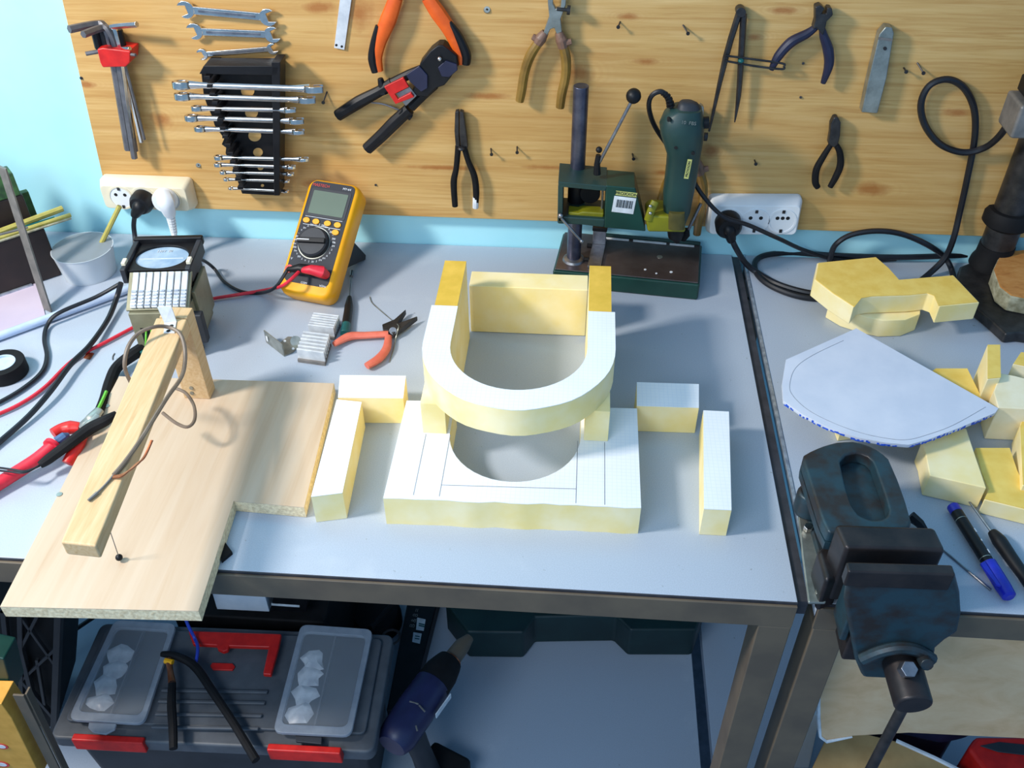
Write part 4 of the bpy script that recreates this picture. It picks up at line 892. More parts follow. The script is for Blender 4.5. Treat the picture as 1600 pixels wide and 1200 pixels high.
m = MB(); m.sweep(spline([T(182, 646, z+.006), T(165, 657, z+.004), T(140, 670, z), T(110, 692, z-.004), T(75, 718, z-.012), T(62, 727, z-.014)]), [.0035, .0065, .007, .0065, .0058, .004], 10); m.build('taped_sleeve', M['blackmatt'], t)
m = MB(); m.sweep(spline([T(62, 727, z-.014), T(40, 738, .024), T(15, 737, .026), T(-30, 732, .02)]), .0012, 6); m.sweep(spline([T(62, 728, z-.014), T(40, 736, .024), T(15, 733, .026), T(-30, 727, .02)]), .0012, 6); m.build('thin_wire', M['cable'], t)

# cables on the left
tag(MB().sweep(spline([T(186, 444, .03), T(150, 464, .019), T(92, 489, .0155), T(74, 508, .006), T(69, 530, .004), T(73, 556, .004), T(66, 580, .004), T(40, 604, .004), T(0, 628, .004), T(-60, 655, .004)]), .0027, 8).build('black_cable', M['cable']), 'black cable bending in an S from the transformer to the left edge', 'cable')
tag(MB().sweep(spline([T(189, 442, .034), T(182, 466, .014), T(168, 500, .008), T(140, 540, .01), T(110, 570, .012), T(80, 610, .012), T(45, 650, .008), T(0, 690, .005), T(-60, 740, .005)]), .0036, 8).build('black_cable', M['cable']), 'thicker black cable running diagonally over the red lead to the left edge', 'cable')
tag(MB().sweep([T(205, 450, .0062), T(60, 503, .0062), T(-90, 558, .0062)], .0058, 12).build('blue_tube', M['tube']), 'long pale blue tube lying behind the transformer towards the left edge', 'tube')
# electrical tape roll, standing on its side
t = thing('tape_roll', 'roll of black electrical tape with pale blue core at the left edge', 'tape', T(2, 575, 0))
c0 = T(2, 566, .019)
m = MB(Matrix.Translation(V((c0.x, c0.y, .0004)))); m.ringext(circ(.027, 36), circ(.0165, 36), (0, 0, .0186)); m.build('tape', M['blackmatt'], t, .001)
m = MB(Matrix.Translation(V((c0.x, c0.y, .0004)))); m.ringext(circ(.0163, 30), circ(.0145, 30), (0, 0, .0180)); m.prism(circ(.0145, 30), (0, 0, .015)); m.build('core', M['tube'], t)
tag(MB().prism([T(*p, .0003) for p in ((131, 560), (137, 551), (147, 553), (141, 562))], (0, 0, .0012)).build('copper_scrap', M['copper']), 'tiny copper coloured scrap beside the red lead', 'scrap')
tag(MB().sweep(spline([T(179, 552, .001), T(176, 557, .001), T(176, 562, .001)]), .0007, 6).build('wire_snip', M['rod']), 'tiny snip of wire left of the transformer', 'wire')

# ================================================================== tub, sticks, dark boxes at the far left
c0 = V((-.699, -.108, .0004)); t = thing('plastic_tub', 'round milky plastic tub behind the transformer', 'tub', c0)
R0, R1, HH = .036, .0415, .042
m = MB(); m.lathe([(.001, 0), (R0, 0), (R1, HH), (R1+.001, HH), (R1-.0012, HH-.0004), (R0-.0012, .0016), (.001, .0016)], c0, (0, 0, 1), 40); m.build('bowl', M['tub'], t)
def stick(a, b, r, mat, label, flat=(1, 1), name='bamboo_stick', group='sticks on the dark box', cat='stick'):
    return tag(MB().sweep([a, b], [r, r*.9], 8, flat, up=(0, 0, 1)).build(name, mat), label, cat, group)
a = T(137, 400, .006); a = V((c0.x-.004, c0.y+.004, .003)); b = W(187, 322, -.075)
tag(MB().sweep([a, b], .0035, 8).build('bamboo_stick', M['bamboo']), 'bamboo stick standing in the milky tub', 'stick')
# dark stained boxes
o = T(97, 430, 0); bfm = frame(o, o-T(0, 463, 0), V((0, 0, 1)).cross(o-T(0, 463, 0)))
t = thing('dark_box', 'front dark brown wooden box with sticks on top at the far left', 'box', o+V((-.08, .02, 0)), 'dark stained boxes')
m = MB(bfm); m.box((-.19, 0, .0005), (0, .034, .078)); m.build('body', M['boxdark'], t, .002)
m = MB(bfm); m.box((-.19, -.004, .0005), (-.042, -.0006, .004)); m.build('white_strip', M['whitemetal'], t)
t = thing('dark_box', 'taller dark wooden block with green smeared top at the far left', 'box', o+V((-.08, .05, 0)), 'dark stained boxes')
m = MB(bfm); m.box((-.17, .0345, .0005), (-.006, .062, .118)); m.build('body', M['boxdark'], t, .002)
m = MB(bfm); m.box((-.17, .034, .118), (-.008, .0622, .152)); m.build('green_top', M['boxgreen'], t, .002)
t = thing('dark_board', 'thin dark board with green edge leaning behind the green topped block', 'board', o+V((-.02, .07, 0)))
m = MB(bfm); m.box((-.15, .0635, .0005), (.006, .074, .106)); m.build('panel', M['boxgreen'], t, .001)
tag(MB(bfm).box((-.19, .0628+.012, .0005), (-.045, .088, .178)).build('black_block', M['boxdark'], None, .002), 'black block rising behind the green topped block at the left edge', 'block')
sb = lambda x, y, z: bfm @ V((x, y, z))
for i, (a, b, r, mt, l) in enumerate([(sb(-.10, .012, .0832), sb(.036, .030, .0832), .0048, 'bamboo', 'thickest olive stick, rearmost on the dark box'), (sb(-.09, .004, .0818), sb(.040, .008, .0815), .0034, 'bamboo', 'olive stick in the middle on the dark box'),
        (sb(-.10, -.0005, .0798), sb(.038, .001, .0798), .0017, 'bark', 'thin pale stick on the dark box'), (sb(-.09, .0165, .0802), sb(.020, .0172, .0802), .0019, 'teal', 'thin dark teal stick between the olive sticks')]):
    stick(a, b, r, M[mt], l)
t_ = MB().sweep([sb(-.16, -.010, .10), sb(-.02, -.006, .078+.012)], .0016, 8); tag(t_.build('thin_rod', M['rod']), 'thin grey rod lying slantwise in front of the dark box', 'rod')
m = MB(); a = T(74, 486, .0015); b = W(2, 262, a.y+.072); dx = V((.0075, -.004, 0)); m.loft([[a-dx, a+dx, a+dx+V((0, .004, 0)), a-dx+V((0, .004, 0))], [b-dx, b+dx, b+dx+V((0, .004, 0)), b-dx+V((0, .004, 0))]])
tag(m.build('flat_bar', M['rod'], None, .0006), 'grey flat bar leaning against the dark boxes at the far left', 'bar')
tag(MB().prism([T(*p, .0004) for p in ((-60, 470), (58, 436), (72, 498), (-60, 540))], (0, 0, .001)).build('pinkish_card', M['pinkcard']), 'pinkish sheet lying on the bench at the left edge below the dark boxes', 'sheet')

# ================================================================== right bench
def star(poly, c, n=48):
    # resample an outline by rays from c, so an outer and an inner outline match
    out = []
    for k in range(n):
        a = 2*math.pi*k/n; d = V((math.cos(a), math.sin(a))); best = None
        for i in range(len(poly)):
            p, q = poly[i].to_2d()-c, poly[(i+1) % len(poly)].to_2d()-c; e = q-p; den = d.x*e.y-d.y*e.x
            if abs(den) < 1e-12: continue
            t_ = (p.x*e.y-p.y*e.x)/den; s_ = (p.x*d.y-p.y*d.x)/den
            if t_ > 0 and -1e-6 <= s_ <= 1+1e-6 and (best is None or t_ > best): best = t_
        out.append(V((c.x+d.x*best, c.y+d.y*best, 0)))
    return out
VB, VI = M['viseblue'], M['viseiron']
t = thing('bench_vise', 'heavy worn blue-green iron bench vise clamped to the front of the right bench', 'vise', T(1340, 850, 0))
zt = .083
ot = Ts([(1253, 712), (1262, 706), (1282, 697), (1305, 690), (1330, 688), (1352, 692), (1372, 702), (1388, 714), (1404, 750), (1416, 784), (1427, 824), (1296, 834), (1284, 810), (1268, 760)], zt)
it = Ts([(1313, 722), (1322, 711), (1338, 707), (1354, 710), (1365, 721), (1372, 742), (1382, 770), (1390, 796), (1387, 806), (1374, 812), (1356, 810), (1340, 802), (1330, 786), (1321, 756)], zt)
cc = V((sum(p.x for p in it)/len(it), sum(p.y for p in it)/len(it)))
so, si = star(ot, cc), star(it, cc)
up3 = lambda pts, z: [V((p.x, p.y, z)) for p in pts]
m = MB(); m.ringext(up3(so, .067), up3(si, .067), (0, 0, zt-.067)); m.build('anvil_body', VB, t, .003)
m = MB(); m.prism(up3(so, .058), (0, 0, .0095)); m.build('anvil_floor', VB, t)
m = MB(); m.prism([V((cc.x+(p.x-cc.x)*.68, cc.y+(p.y-cc.y)*.9, .022)) for p in so], (0, 0, .0365)); m.build('anvil_web', VB, t, .003)
m = MB(); q = [V((cc.x+(p.x-cc.x)*.78, cc.y+(p.y-cc.y)*.92-.01, .0006)) for p in so]; m.prism(q, (0, 0, .022)); m.build('vise_base', VB, t, .003)
a = T(1258, 772, .05); m = MB(); m.cyl(a+V((.006, 0, -.026)), a+V((.006, 0, .004)), .014, seg=22); m.build('swivel_lug', VB, t, .004)
m = MB(); m.prism(Ts([(1246, 804), (1266, 802), (1276, 850), (1290, 945), (1262, 945), (1252, 870)], .014), (0, 0, .004)); m.prism(Ts([(1247, 806), (1262, 806), (1280, 940), (1266, 940)], .0006), (0, 0, .014)); m.build('clamp_plate', M['zinc'], t, .0015)
m = MB(); b = T(1262, 828, .0185); m.sweep([b, b+V((0, 0, .006))], .005, 6); b = T(1283, 930, .0185); m.sweep([b, b+V((.002, .012, .008))], .0055, 10); m.build('clamp_bolt', M['chrome'], t, .0006)
jz = .096
A = Ts([(1305, 818), (1461, 823), (1479, 860), (1322, 856)], jz); m = MB(); m.loft([up3(A, .018), up3(A, jz-.006), [p+(V((cc.x, 0, 0))-V((p.x, 0, 0)))*.0 for p in up3(A, jz)]]); m.build('fixed_jaw', VI, t, .004)
A = Ts([(1276, 862), (1308, 838), (1322, 860), (1318, 900), (1290, 910)], .05); m = MB(); m.prism(up3(A, .002), (0, 0, .05)); m.build('jaw_shoulder', VI, t, .005)
yj = -.676
fr_ = [(1326, 893), (1493, 898), (1501, 930), (1503, 962), (1497, 990), (1478, 1001), (1463, 1014), (1460, 1036), (1436, 1052), (1392, 1062), (1348, 1060), (1336, 1032), (1320, 942)]
m = MB(); m.loft([Ws(fr_, yj), [p+V((0, .010, 0)) for p in Ws(fr_, yj)]]); mj = m.build('moving_jaw', VB, t, .004)
a, b = W(1326, 893, yj), W(1493, 898, yj)
m = MB(); m.prism([a+V((-.0003, -.0006, -.02)), b+V((.0003, -.0006, -.022)), b+V((.0003, -.0006, .0005)), a+V((-.0003, -.0006, .0005))], (0, .0112, 0)); m.build('jaw_plate', VI, t, .002)
ln = [(1347, 1030), (1375, 1018), (1405, 1012), (1432, 1016), (1456, 1030)]; m = MB(); m.sweep(spline(Ws(ln, yj-.004), 4), .006, 10); m.build('cast_lip', VB, mj)
m = MB(); m.box((.272, -.668, .02), (.318, -.50, .055)); m.box((.272, -.668, -.03), (.335, -.634, .0205)); m.build('slide', VI, t, .003)
m = MB(); m.box((.264, -.6665, .0555), (.334, -.644, .0645)); m.box((.264, -.667, .0), (.271, -.634, .055)); m.build('jaw_body', VB, t, .002)
a = W(1408, 1034, yj); b = V((a.x+.003, -.718, a.z-.006)); m = MB(); m.cyl(a+V((0, .01, 0)), b, .0178, .0172, 26); m.build('screw_boss', VI, t, .003)
p = W(1418, 1048, -.70); m = MB(); m.sweep([p+V((0, .004, -.005)), p+V((0, -.002, .006))], .0078, 6); m.build('hex_bolt', M['steel'], t, .001)
p = W(1446, 1038, -.690); m = MB(); m.sweep([p+V((0, .012, -.003)), p+V((0, -.003, .003))], .0062, 12); m.build('set_screw', M['viseblue'], t, .001)
hb_ = V((b.x-.006, -.708, b.z)); e = W(1335, 1250, -.708); m = MB(); m.cyl(hb_+V((.004, 0, .008)), e, .0052, seg=14); m.build('handle_bar', M['darksteel'], t)
tag(MB().sweep([T(1422, 806, .012), T(1437, 818, .008), T(1448, 832, .001)], [.006, .005, .003], 6).build('dark_wedge', M['black']), 'small black wedge tucked behind the vise jaw', 'wedge')

# white papered foam board, propped on the foam
wb = [(1338, 513), (1560, 638), (1555, 645), (1500, 668), (1452, 686), (1420, 695), (1385, 692), (1340, 684), (1295, 668), (1255, 648), (1224, 626), (1222, 600), (1228, 562)]
zb = .042
pts = Ts(wb, zb+.0085)
t = thing('paper_covered_board', 'white paper covered board with curved blue-marked edge lying behind the vise', 'board', T(1390, 620, zb))
m = MB(); m.prism([p+V((0, 0, -.005)) for p in pts], (0, 0, .0045)); bdy = m.build('foam_core', M['paper'], t, .001)
m = MB(); m.prism([p+V((0, 0, -.0005)) for p in pts], (0, 0, .0005)); m.build('paper_sheet', M['paper'], t)
ln = spline(Ts([(1560-20, 636), (1490, 664), (1450, 679), (1418, 687), (1386, 685), (1344, 676), (1300, 660), (1262, 640), (1238, 617), (1234, 600), (1243, 575), (1270, 555), (1318, 532)], zb+.0086), 5)
tag_line = MB().sweep(ln, .00028, 5).build('pencil_curve', M['pencil'], t)
rb = random.Random(2); cen = T(1400, 600, zb); lp_ = [pts[k] for k in (2, 3, 4, 5, 6, 7, 8, 9, 10)]; kk = 0
for a, b in zip(lp_[:-1], lp_[1:]):
    nn = max(2, int((b-a).length/.0022)); nr = (b-a).normalized().cross(V((0, 0, 1))); nr = nr if nr.dot(a-cen) > 0 else -nr
    for i in range(nn):
        if rb.random() < .62:
            p, q = a.lerp(b, i/nn)+nr*.0003, a.lerp(b, (i+1)/nn)+nr*.0003; hh = rb.uniform(.0012, .0034); z0 = -.0052+rb.uniform(0, .0016)
            m = MB(); m.prism([p+V((0, 0, z0)), q+V((0, 0, z0)), q+V((0, 0, z0+hh)), p+V((0, 0, z0+hh))], -nr*.0006)
            m.build('blue_mark', M['bluemark'], bdy); kk += 1

# foam offcuts
FS = M['foamtop']; OG = 'foam offcuts on the right bench'
foamblock(xy([(1440, 590), (1462, 575), (1512, 575), (1538, 628), (1500, 650), (1440, 640)], .03), .03, 'flat foam offcut half under the white board tip', False, 'foam_offcut', FO, FS, OG)
foamblock(xy([(1300, 600), (1400, 560), (1400, 640), (1320, 650)], .04), .04, 'foam offcut hidden under the white board', False, 'foam_offcut', FO, FS, OG)
foamblock(xy([(1543, 592), (1564, 590), (1563, 538), (1543, 538)], .058), .058, 'tall narrow foam offcut with deep yellow top', False, 'foam_offcut', FO, FS, OG)
foamblock(xy([(1553, 612), (1563, 582), (1585, 586), (1640, 600), (1640, 640), (1560, 636)], .05), .05, 'pale cut foam wedge right of the tall narrow offcut', False, 'foam_offcut', M['foampale'], None, OG)
foamblock(xy([(1583, 568), (1595, 550), (1640, 553), (1640, 580)], .05), .05, 'pale foam offcut at the right edge behind the pale wedge', False, 'foam_offcut', M['foampale'], FS, OG)
foamblock(xy([(1453, 742), (1542, 762), (1510, 668), (1470, 672), (1440, 690), (1446, 705)], .032), .032, 'five-sided foam offcut in front of the white board', False, 'foam_offcut', FO, None, OG)
foamblock(xy([(1538, 780), (1545, 765), (1534, 740), (1524, 699), (1578, 699), (1590, 735), (1620, 800)], .022), .022, 'low yellow foam offcut beside the five-sided one', False, 'foam_offcut', FO, FS, OG)
foamblock(xy([(1594, 665), (1598, 655), (1640, 655), (1640, 760), (1598, 758)], .03), .03, 'foam offcut cut off by the right edge of the photo', False, 'foam_offcut', FO, FS, OG)
low = xy([(1296, 470), (1330, 440), (1420, 440), (1440, 468), (1438, 490), (1415, 499), (1380, 500), (1352, 494), (1320, 484)], .028)
foamblock(low, .028, 'lower half-round foam offcut under the big notched one', False, 'foam_offcut', FO, None, OG)
up_ = [(1272, 436), (1277, 410), (1368, 401), (1388, 418), (1405, 437), (1491, 430), (1531, 472), (1468, 478), (1461, 462), (1450, 458), (1422, 461), (1362, 463), (1345, 466), (1334, 480), (1300, 458)]
foamblock(xy(up_, .056), .056, 'big notched yellow foam offcut stacked behind the white board', False, 'foam_offcut', FO, FS, OG, z0=.0288)

# marker, awl, needle
t = thing('marker_pen', 'blue capped marker pen with black barrel at the right of the vise', 'marker', T(1535, 860, 0))
z = .008; a, b = T(1488, 790, z), T(1578, 934, z)
L = (b-a); at_ = lambda f_: a+L*f_
m = MB(); m.sweep([at_(.08), at_(.66)], .0062, 18); br = m.build('barrel', M['black'], t, .0006)
m = MB(); m.sweep([at_(0), at_(.01), at_(.085)], [.005, .0064, .0064], 18); m.build('end_plug', M['marker'], t, .0006)
m = MB(); m.sweep([at_(.65), at_(.9), at_(.985), at_(1)], [.0076, .0076, .0068, .0045], 18); cp = m.build('cap', M['marker'], t)
dx = L.cross(V((0, 0, 1))).normalized()
m = MB(); m.prism([at_(.66)+dx*.007+V((0, 0, .004)), at_(.68)+dx*.0125+V((0, 0, .004)), at_(.9)+dx*.010+V((0, 0, .004)), at_(.92)+dx*.006+V((0, 0, .004))], (0, 0, .003)); m.build('clip', M['marker'], cp, .0005)
sd = (V((0, 0, .6))-dx*.8).normalized()*.0061
for f0, f1 in ((.30, .34), (.42, .44), (.53, .57)): MB().sweep([at_(f0)+sd, at_(f1)+sd], .0011, 6).build('white_print', M['white'], br)
for f0 in (.17, .60): MB().sweep([at_(f0), at_(f0+.006)], .00635, 18).build('white_ring', M['zinc'], br)
t = thing('awl', 'black handled awl at the right edge beside the blue marker', 'awl', T(1575, 850, 0))
m = MB(); z = .007; m.sweep([T(1514, 783, .006), T(1552, 834, z)], [.0012, .0018], 8); m.build('blade', M['steel'], t)
m = MB(); m.sweep(spline([T(1550, 831, z), T(1562, 846, z), T(1580, 872, z), T(1600, 900, z), T(1625, 935, z)]), [.0045, .0075, .0068, .0062, .007], 14); m.build('handle', M['black'], t)
tag(MB().sweep([T(1470, 856, .0012), T(1548, 922, .0012)], [.0012, .0014], 8).build('needle', M['steel']), 'thin steel needle between the vise jaws and the blue marker', 'needle')

# cables on the right
z = .0042
tag(MB().sweep(spline([T(1340, 470, z), T(1300, 468, z), T(1257, 465, z), T(1222, 455, z), T(1194, 440, z), T(1180, 422, z), T(1182, 406, z), T(1200, 398, z), T(1240, 395, z), T(1300, 399, z+.004), T(1400, 402, z+.006), T(1500, 399, z+.006), T(1560, 397, z)]), .0042, 8).build('black_cable', M['cable']), 'thick black cable curving back along the wall to the right column', 'cable')
tag(MB().sweep(spline([T(1296, 412, z), T(1298, 400, .015), W(1306, 382, -.03), W(1330, 367, -.028), W(1370, 361, -.028), W(1410, 366, -.028), W(1450, 383, -.03), T(1476, 402, .02), T(1488, 425, .006), T(1490, 450, z)]), .004, 8).build('black_cable', M['cable']), 'black cable standing in a low arch against the wall behind the foam', 'cable')
tag(MB().sweep(spline([W(1580, 185, -.08), W(1562, 212, -.06), W(1538, 231, -.04), W(1505, 238, -.034), W(1470, 226, -.032), W(1446, 197, -.03), W(1439, 163, -.03), W(1452, 134, -.03), W(1480, 124, -.03), W(1506, 137, -.03), W(1522, 170, -.03), W(1523, 215, -.028), W(1512, 275, -.028), W(1500, 330, -.028), W(1490, 372, -.035), T(1477, 402, .03), T(1455, 425, .01), T(1430, 445, z)]), .0044, 8).build('black_cable', M['cable']), 'black cable hanging in a big loop on the board at the right', 'cable')

# column stand at the right
cb = T(1529, 430, 0); cb = V((cb.x+.012, cb.y+.004, 0))
t = thing('column_stand', 'dark steel column stand with collar and switch box at the right edge', 'stand', cb)
m = MB(); m.prism(Ts([(1494, 442), (1500, 416), (1530, 404), (1640, 400), (1660, 530), (1592, 520), (1572, 522), (1548, 500), (1512, 470)], .016), (0, 0, -.0155)); m.build('base', M['darksteel'], t, .003)
m = MB(); m.lathe([(.029, .016), (.028, .024), (.0245, .032), (.0235, .05)], cb, (0, 0, 1), 30); m.build('column_socket', M['blackmatt'], t)
m = MB(); m.cyl(cb+V((0, 0, .03)), cb+V((0, 0, .40)), .0225, seg=32); m.build('column', M['darksteel'], t)
m = MB(); m.lathe([(.028, .082), (.032, .086), (.032, .100), (.028, .106), (.0228, .107)], cb, (0, 0, 1), 32); m.build('collar', M['blackmatt'], t)
a = W(1577, 192, -.085); m = MB(); m.box((a.x-.002, a.y-.02, a.z-.012), (a.x+.07, a.y+.03, a.z+.03)); m.build('switch_box', M['rod'], t, .004)
m = MB(); m.cyl((a.x+.022, a.y-.0225, a.z+.008), (a.x+.022, a.y-.019, a.z+.008), .008, seg=18); m.build('switch_knob', M['black'], t)
m = MB(); m.box((a.x+.008, a.y-.02, a.z+.0305), (a.x+.07, a.y+.03, a.z+.05)); m.build('box_cap', M['black'], t, .002)
t = thing('wood_chunk', 'chunk of orange sawn wood with pale bark on the stand base', 'wood', T(1590, 440, .02))
tp = Ts([(1552, 420), (1560, 403), (1580, 392), (1640, 386), (1660, 470), (1610, 468), (1580, 462), (1562, 448)], .042); ctr = sum(tp, V())/len(tp)
bt = [V((p.x+(ctr.x-p.x)*.03, p.y+(ctr.y-p.y)*.03, .0165)) for p in tp]
m = MB(); m.loft([bt, [p+V((0, 0, -.001)) for p in tp]]); m.build('bark', M['bark'], t, .002)
m = MB(); m.prism([p+(ctr-p)*.03+V((0, 0, -.001)) for p in tp], (0, 0, .0015)); m.build('sawn_face', M['chunk'], t)

# ================================================================== below the left bench
TZ = -.42
c0 = T(75, 1140, TZ); c1 = T(584, 1163, TZ); bkl = T(150, 966, TZ)
tf = frame(V((c0.x, c0.y-.006, SH)), (c1-c0).to_2d().to_3d(), (0, 1, 0)); TW = (c1-c0).length; TD = abs((tf.inverted() @ bkl).y); TH = TZ-SH
t = thing('tool_box', 'dark grey plastic tool box with red handle and clear lids on the lower shelf', 'tool box', tf @ V((TW/2, TD/2, .0005)))
tl_ = lambda px, py, z=TZ: tf.inverted() @ T(px, py, z)
m = MB(tf); m.loft([[V((p.x+TW/2, p.y+TD/2, z)) for p in rect(TW-dw, TD-dw, .015, 4)] for dw, z in ((.05, .0006), (.03, TH-.035))]); m.build('body', M['charcoal2'], t, .002)
m = MB(tf); m.prism([V((p.x+TW/2, p.y+TD/2, TH-.0345)) for p in rect(TW, TD, .012, 4)], (0, 0, .024)); lid = m.build('lid', M['charcoal'], t, .004)
m = MB(tf); m.prism([V((p.x+TW/2, p.y+TD/2+.005, TH-.0105)) for p in rect(TW-.03, TD-.035, .008, 4)], (0, 0, .0065)); m.build('raised_deck', M['charcoal'], lid, .002)
def tin(pts, z, th, name, mat, par, bev=0):
    m = MB(); m.prism(Ts(pts, z), (0, 0, th)); return m.build(name, mat, par, bev)
dz = TZ-.004
for lp, l in (([(179, 968), (276, 974), (224, 1131), (106, 1124)], 'clear'), ([(470, 975), (583, 983), (548, 1150), (426, 1144)], 'clear')):
    o_ = Ts(lp, dz+.0145); ce = sum(o_, V())/4
    def rr(ps, r, n=4):
        out = []
        for i in range(4):
            p, a_, b_ = ps[i], ps[i-1], ps[(i+1) % 4]; A_ = p+(a_-p).normalized()*r; B_ = p+(b_-p).normalized()*r
            for k in range(n+1):
                u = k/n; out.append(A_*(1-u)**2+p*2*u*(1-u)+B_*u*u)
        return out
    ro, ri = rr(o_, .012), rr([p+(ce-p).normalized()*.015 for p in o_], .010)
    m = MB(); m.ringext([p-V((0, 0, .006)) for p in ro], [p-V((0, 0, .006)) for p in ri], (0, 0, .006)); lr = m.build('clear_lid', M['lidrim'], t, .001)
    m = MB(); m.prism([p-V((0, 0, .002)) for p in ri], (0, 0, .002)); m.build('lid_window', M['clear'], lr)
    ic = [p+(ce-p).normalized()*.012 for p in o_]
    m = MB(); m.prism([p-V((0, 0, .0143)) for p in ic], (0, 0, .003)); m.build('tray_floor', M['charcoal2'], t)
    mid = [(ic[0]+ic[1])/2, (ic[2]+ic[3])/2]; d_ = (ic[1]-ic[0]).normalized()*.001
    m = MB(); m.prism([mid[0]-d_-V((0, 0, .0115)), mid[0]+d_-V((0, 0, .0115)), mid[1]+d_-V((0, 0, .0115)), mid[1]-d_-V((0, 0, .0115))], (0, 0, .007)); m.build('divider', M['charcoal'], t)
    rb = random.Random(int(lp[0][0]))
    for k in range(4):
        f_ = .26+.72*k/4+.03; p = ic[0].lerp(ic[3], f_)*.76+ic[1].lerp(ic[2], f_)*.24; p = V((p.x, p.y, dz+.0045))
        mm = MB(); n_ = 9; ring = [V((p.x+(.019+rb.uniform(-.007, .006))*math.cos(6.283*i/n_), p.y+(.017+rb.uniform(-.006, .006))*math.sin(6.283*i/n_), p.z-.0008)) for i in range(n_)]
        tipz = [q_+(p-q_)*.55+V((0, 0, rb.uniform(.003, .006))) for q_ in ring]; mm.loft([ring, tipz])
        tag(mm.build('small_parts_bag', M['bag'] if k != 3 or lp[0][0] > 300 else M['bag']), f'crumpled clear bag of small parts, number {k+1} from the back under the {"left" if lp[0][0] < 300 else "right"} clear lid'.replace('number 1', 'first').replace('number 2', 'second').replace('number 3', 'third').replace('number 4', 'nearest'), 'bag', 'small bags under the lids')
tin([(140, 1131), (183, 1133), (180, 1142), (166, 1149), (146, 1146), (139, 1139)], dz+.009, .004, 'lid_tab', M['lidrim'], t, .001)
tin([(462, 1148), (504, 1151), (503, 1165), (463, 1161)], dz+.002, .004, 'lid_catch', M['charcoal2'], t, .001)
hz = TZ+.004
m = MB(); m.prism(Ts([(296, 990), (441, 995), (437, 1015), (425, 1059), (412, 1058), (421, 1016), (360, 1014), (358, 1020), (350, 1023), (342, 1019), (340, 1013), (303, 1011)], hz), (0, 0, .008)); m.build('handle', M['red'], t, .002)
tin([(332, 1037), (364, 1038), (368, 1043), (364, 1049), (333, 1048), (329, 1042)], dz, .003, 'red_button', M['red'], t, .001)
for k, (yy, xa, xb) in enumerate(((1078, 254, 420), (1095, 249, 416), (1115, 244, 411), (1135, 238, 406))):
    tin([(xa, yy), (xb, yy+3), (xb-2, yy+8), (xa-2, yy+5)], dz, .005, 'lid_rib', M['charcoal'], lid, .0015)
for a_, b_, nm in (((110, 1156), (222, 1162), 0), ((416, 1172), (531, 1178), 1)):
    A_, B_ = W(*a_, c0.y-.008), W(*b_, c0.y-.008); m = MB(); m.loft([[A_, B_, B_+V((.002, -.002, -.022)), A_+V((.002, -.002, -.022))], [p+V((0, .010, 0)) for p in (A_, B_, B_+V((.0, .004, -.026)), A_+V((0, .004, -.026)))]]); m.build('latch', M['red'], t, .002)
m = MB(); q = T(605, 995, TZ-.02); m.sweep([q+V((.006+.013*math.cos(k*.524), .013*math.sin(k*.524), 0)) for k in range(12)], .002, 6, closed=True); m.build('side_ring', M['black'], t)
# black cable offcut with copper on the tool box
zc = TZ+.018
t = thing('cable_offcut', 'black two-legged cable offcut with bare copper lying over the tool box lid', 'cable', T(300, 1090, TZ))
m = MB(); m.sweep(spline([T(253, 1022, zc), T(275, 1025, zc+.004), T(305, 1042, zc), T(335, 1085, zc), T(365, 1130, zc), T(400, 1188, zc-.004)]), [.004, .0056, .0062, .0058, .0054, .0058], 10); m.build('sheath', M['blackmatt'], t)
m = MB(); m.sweep(spline([T(269, 1067, zc), T(268, 1100, zc), T(270, 1135, zc), T(271, 1170, zc-.004)]), [.0054, .0062, .006, .0055], 10); m.build('sheath', M['blackmatt'], t)
m = MB(); m.sweep(spline([T(263, 1030, zc+.003), T(266, 1048, zc+.001), T(269, 1069, zc)]), [.0048, .004, .0055], 10); m.build('copper_core', M['copper'], t)
m = MB(); m.sweep([T(258, 1032, zc+.004), T(270, 1035, zc+.004)], .0042, 8); m.build('yellow_band', M['myellow'], t)
tag(MB().sweep(spline([T(284, 950, -.36), T(293, 975, -.38), T(304, 997, zc), T(309, 1012, zc+.004), T(306, 1036, zc-.004)]), .0024, 8).build('blue_wire', M['pblue']), 'thin blue wire hanging over the red tool box handle', 'wire')
# black and white boxes behind
yk = -.375
a, b = W(296, 955, yk), W(505, 965, yk)
zt2 = (a.z+b.z)/2
tag(MB().box((a.x-.03, yk, SH+.0004), (b.x, yk+.2, zt2-.012)).build('black_case', M['blackmatt'], None, .004), 'black case standing behind the tool box on the lower shelf', 'case')
t = thing('white_box', 'small white box on the black case under the front rail', 'box', (W(375, 940, yk).x, yk+.06, zt2-.0115))
m = MB(); q = Ws([(327, 912), (411, 920), (421, 956), (339, 952)], yk+.005); m.prism([V((p.x, p.y, max(p.z, zt2-.0115))) for p in q], (0, .09, 0)); m.build('carton', M['wbox'], t, .001)
m = MB(); q = Ws([(427, 930), (482, 936), (478, 957), (423, 954)], yk+.004); m.prism([V((p.x, p.y, max(p.z, zt2-.0115))) for p in q], (0, .06, 0)); bo = m.build('black_unit', M['black'], None, .001); tag(bo, 'small glossy black unit with silver stripe right of the white box', 'device')
m = MB(); m.prism(Ws([(424, 943), (468, 946), (468, 949), (424, 946)], yk+.0036), (0, .0008, 0)); m.build('silver_stripe', M['label'], bo)
q = Ws([(308, 930), (322, 918), (316, 946), (306, 948)], yk-.02); tag(MB().prism([V((p.x, p.y, max(p.z, zt2-.02))) for p in q], (0, .015, 0)).build('white_bracket', M['wbox'], None, .001), 'white plastic bracket just left of the white box', 'bracket')
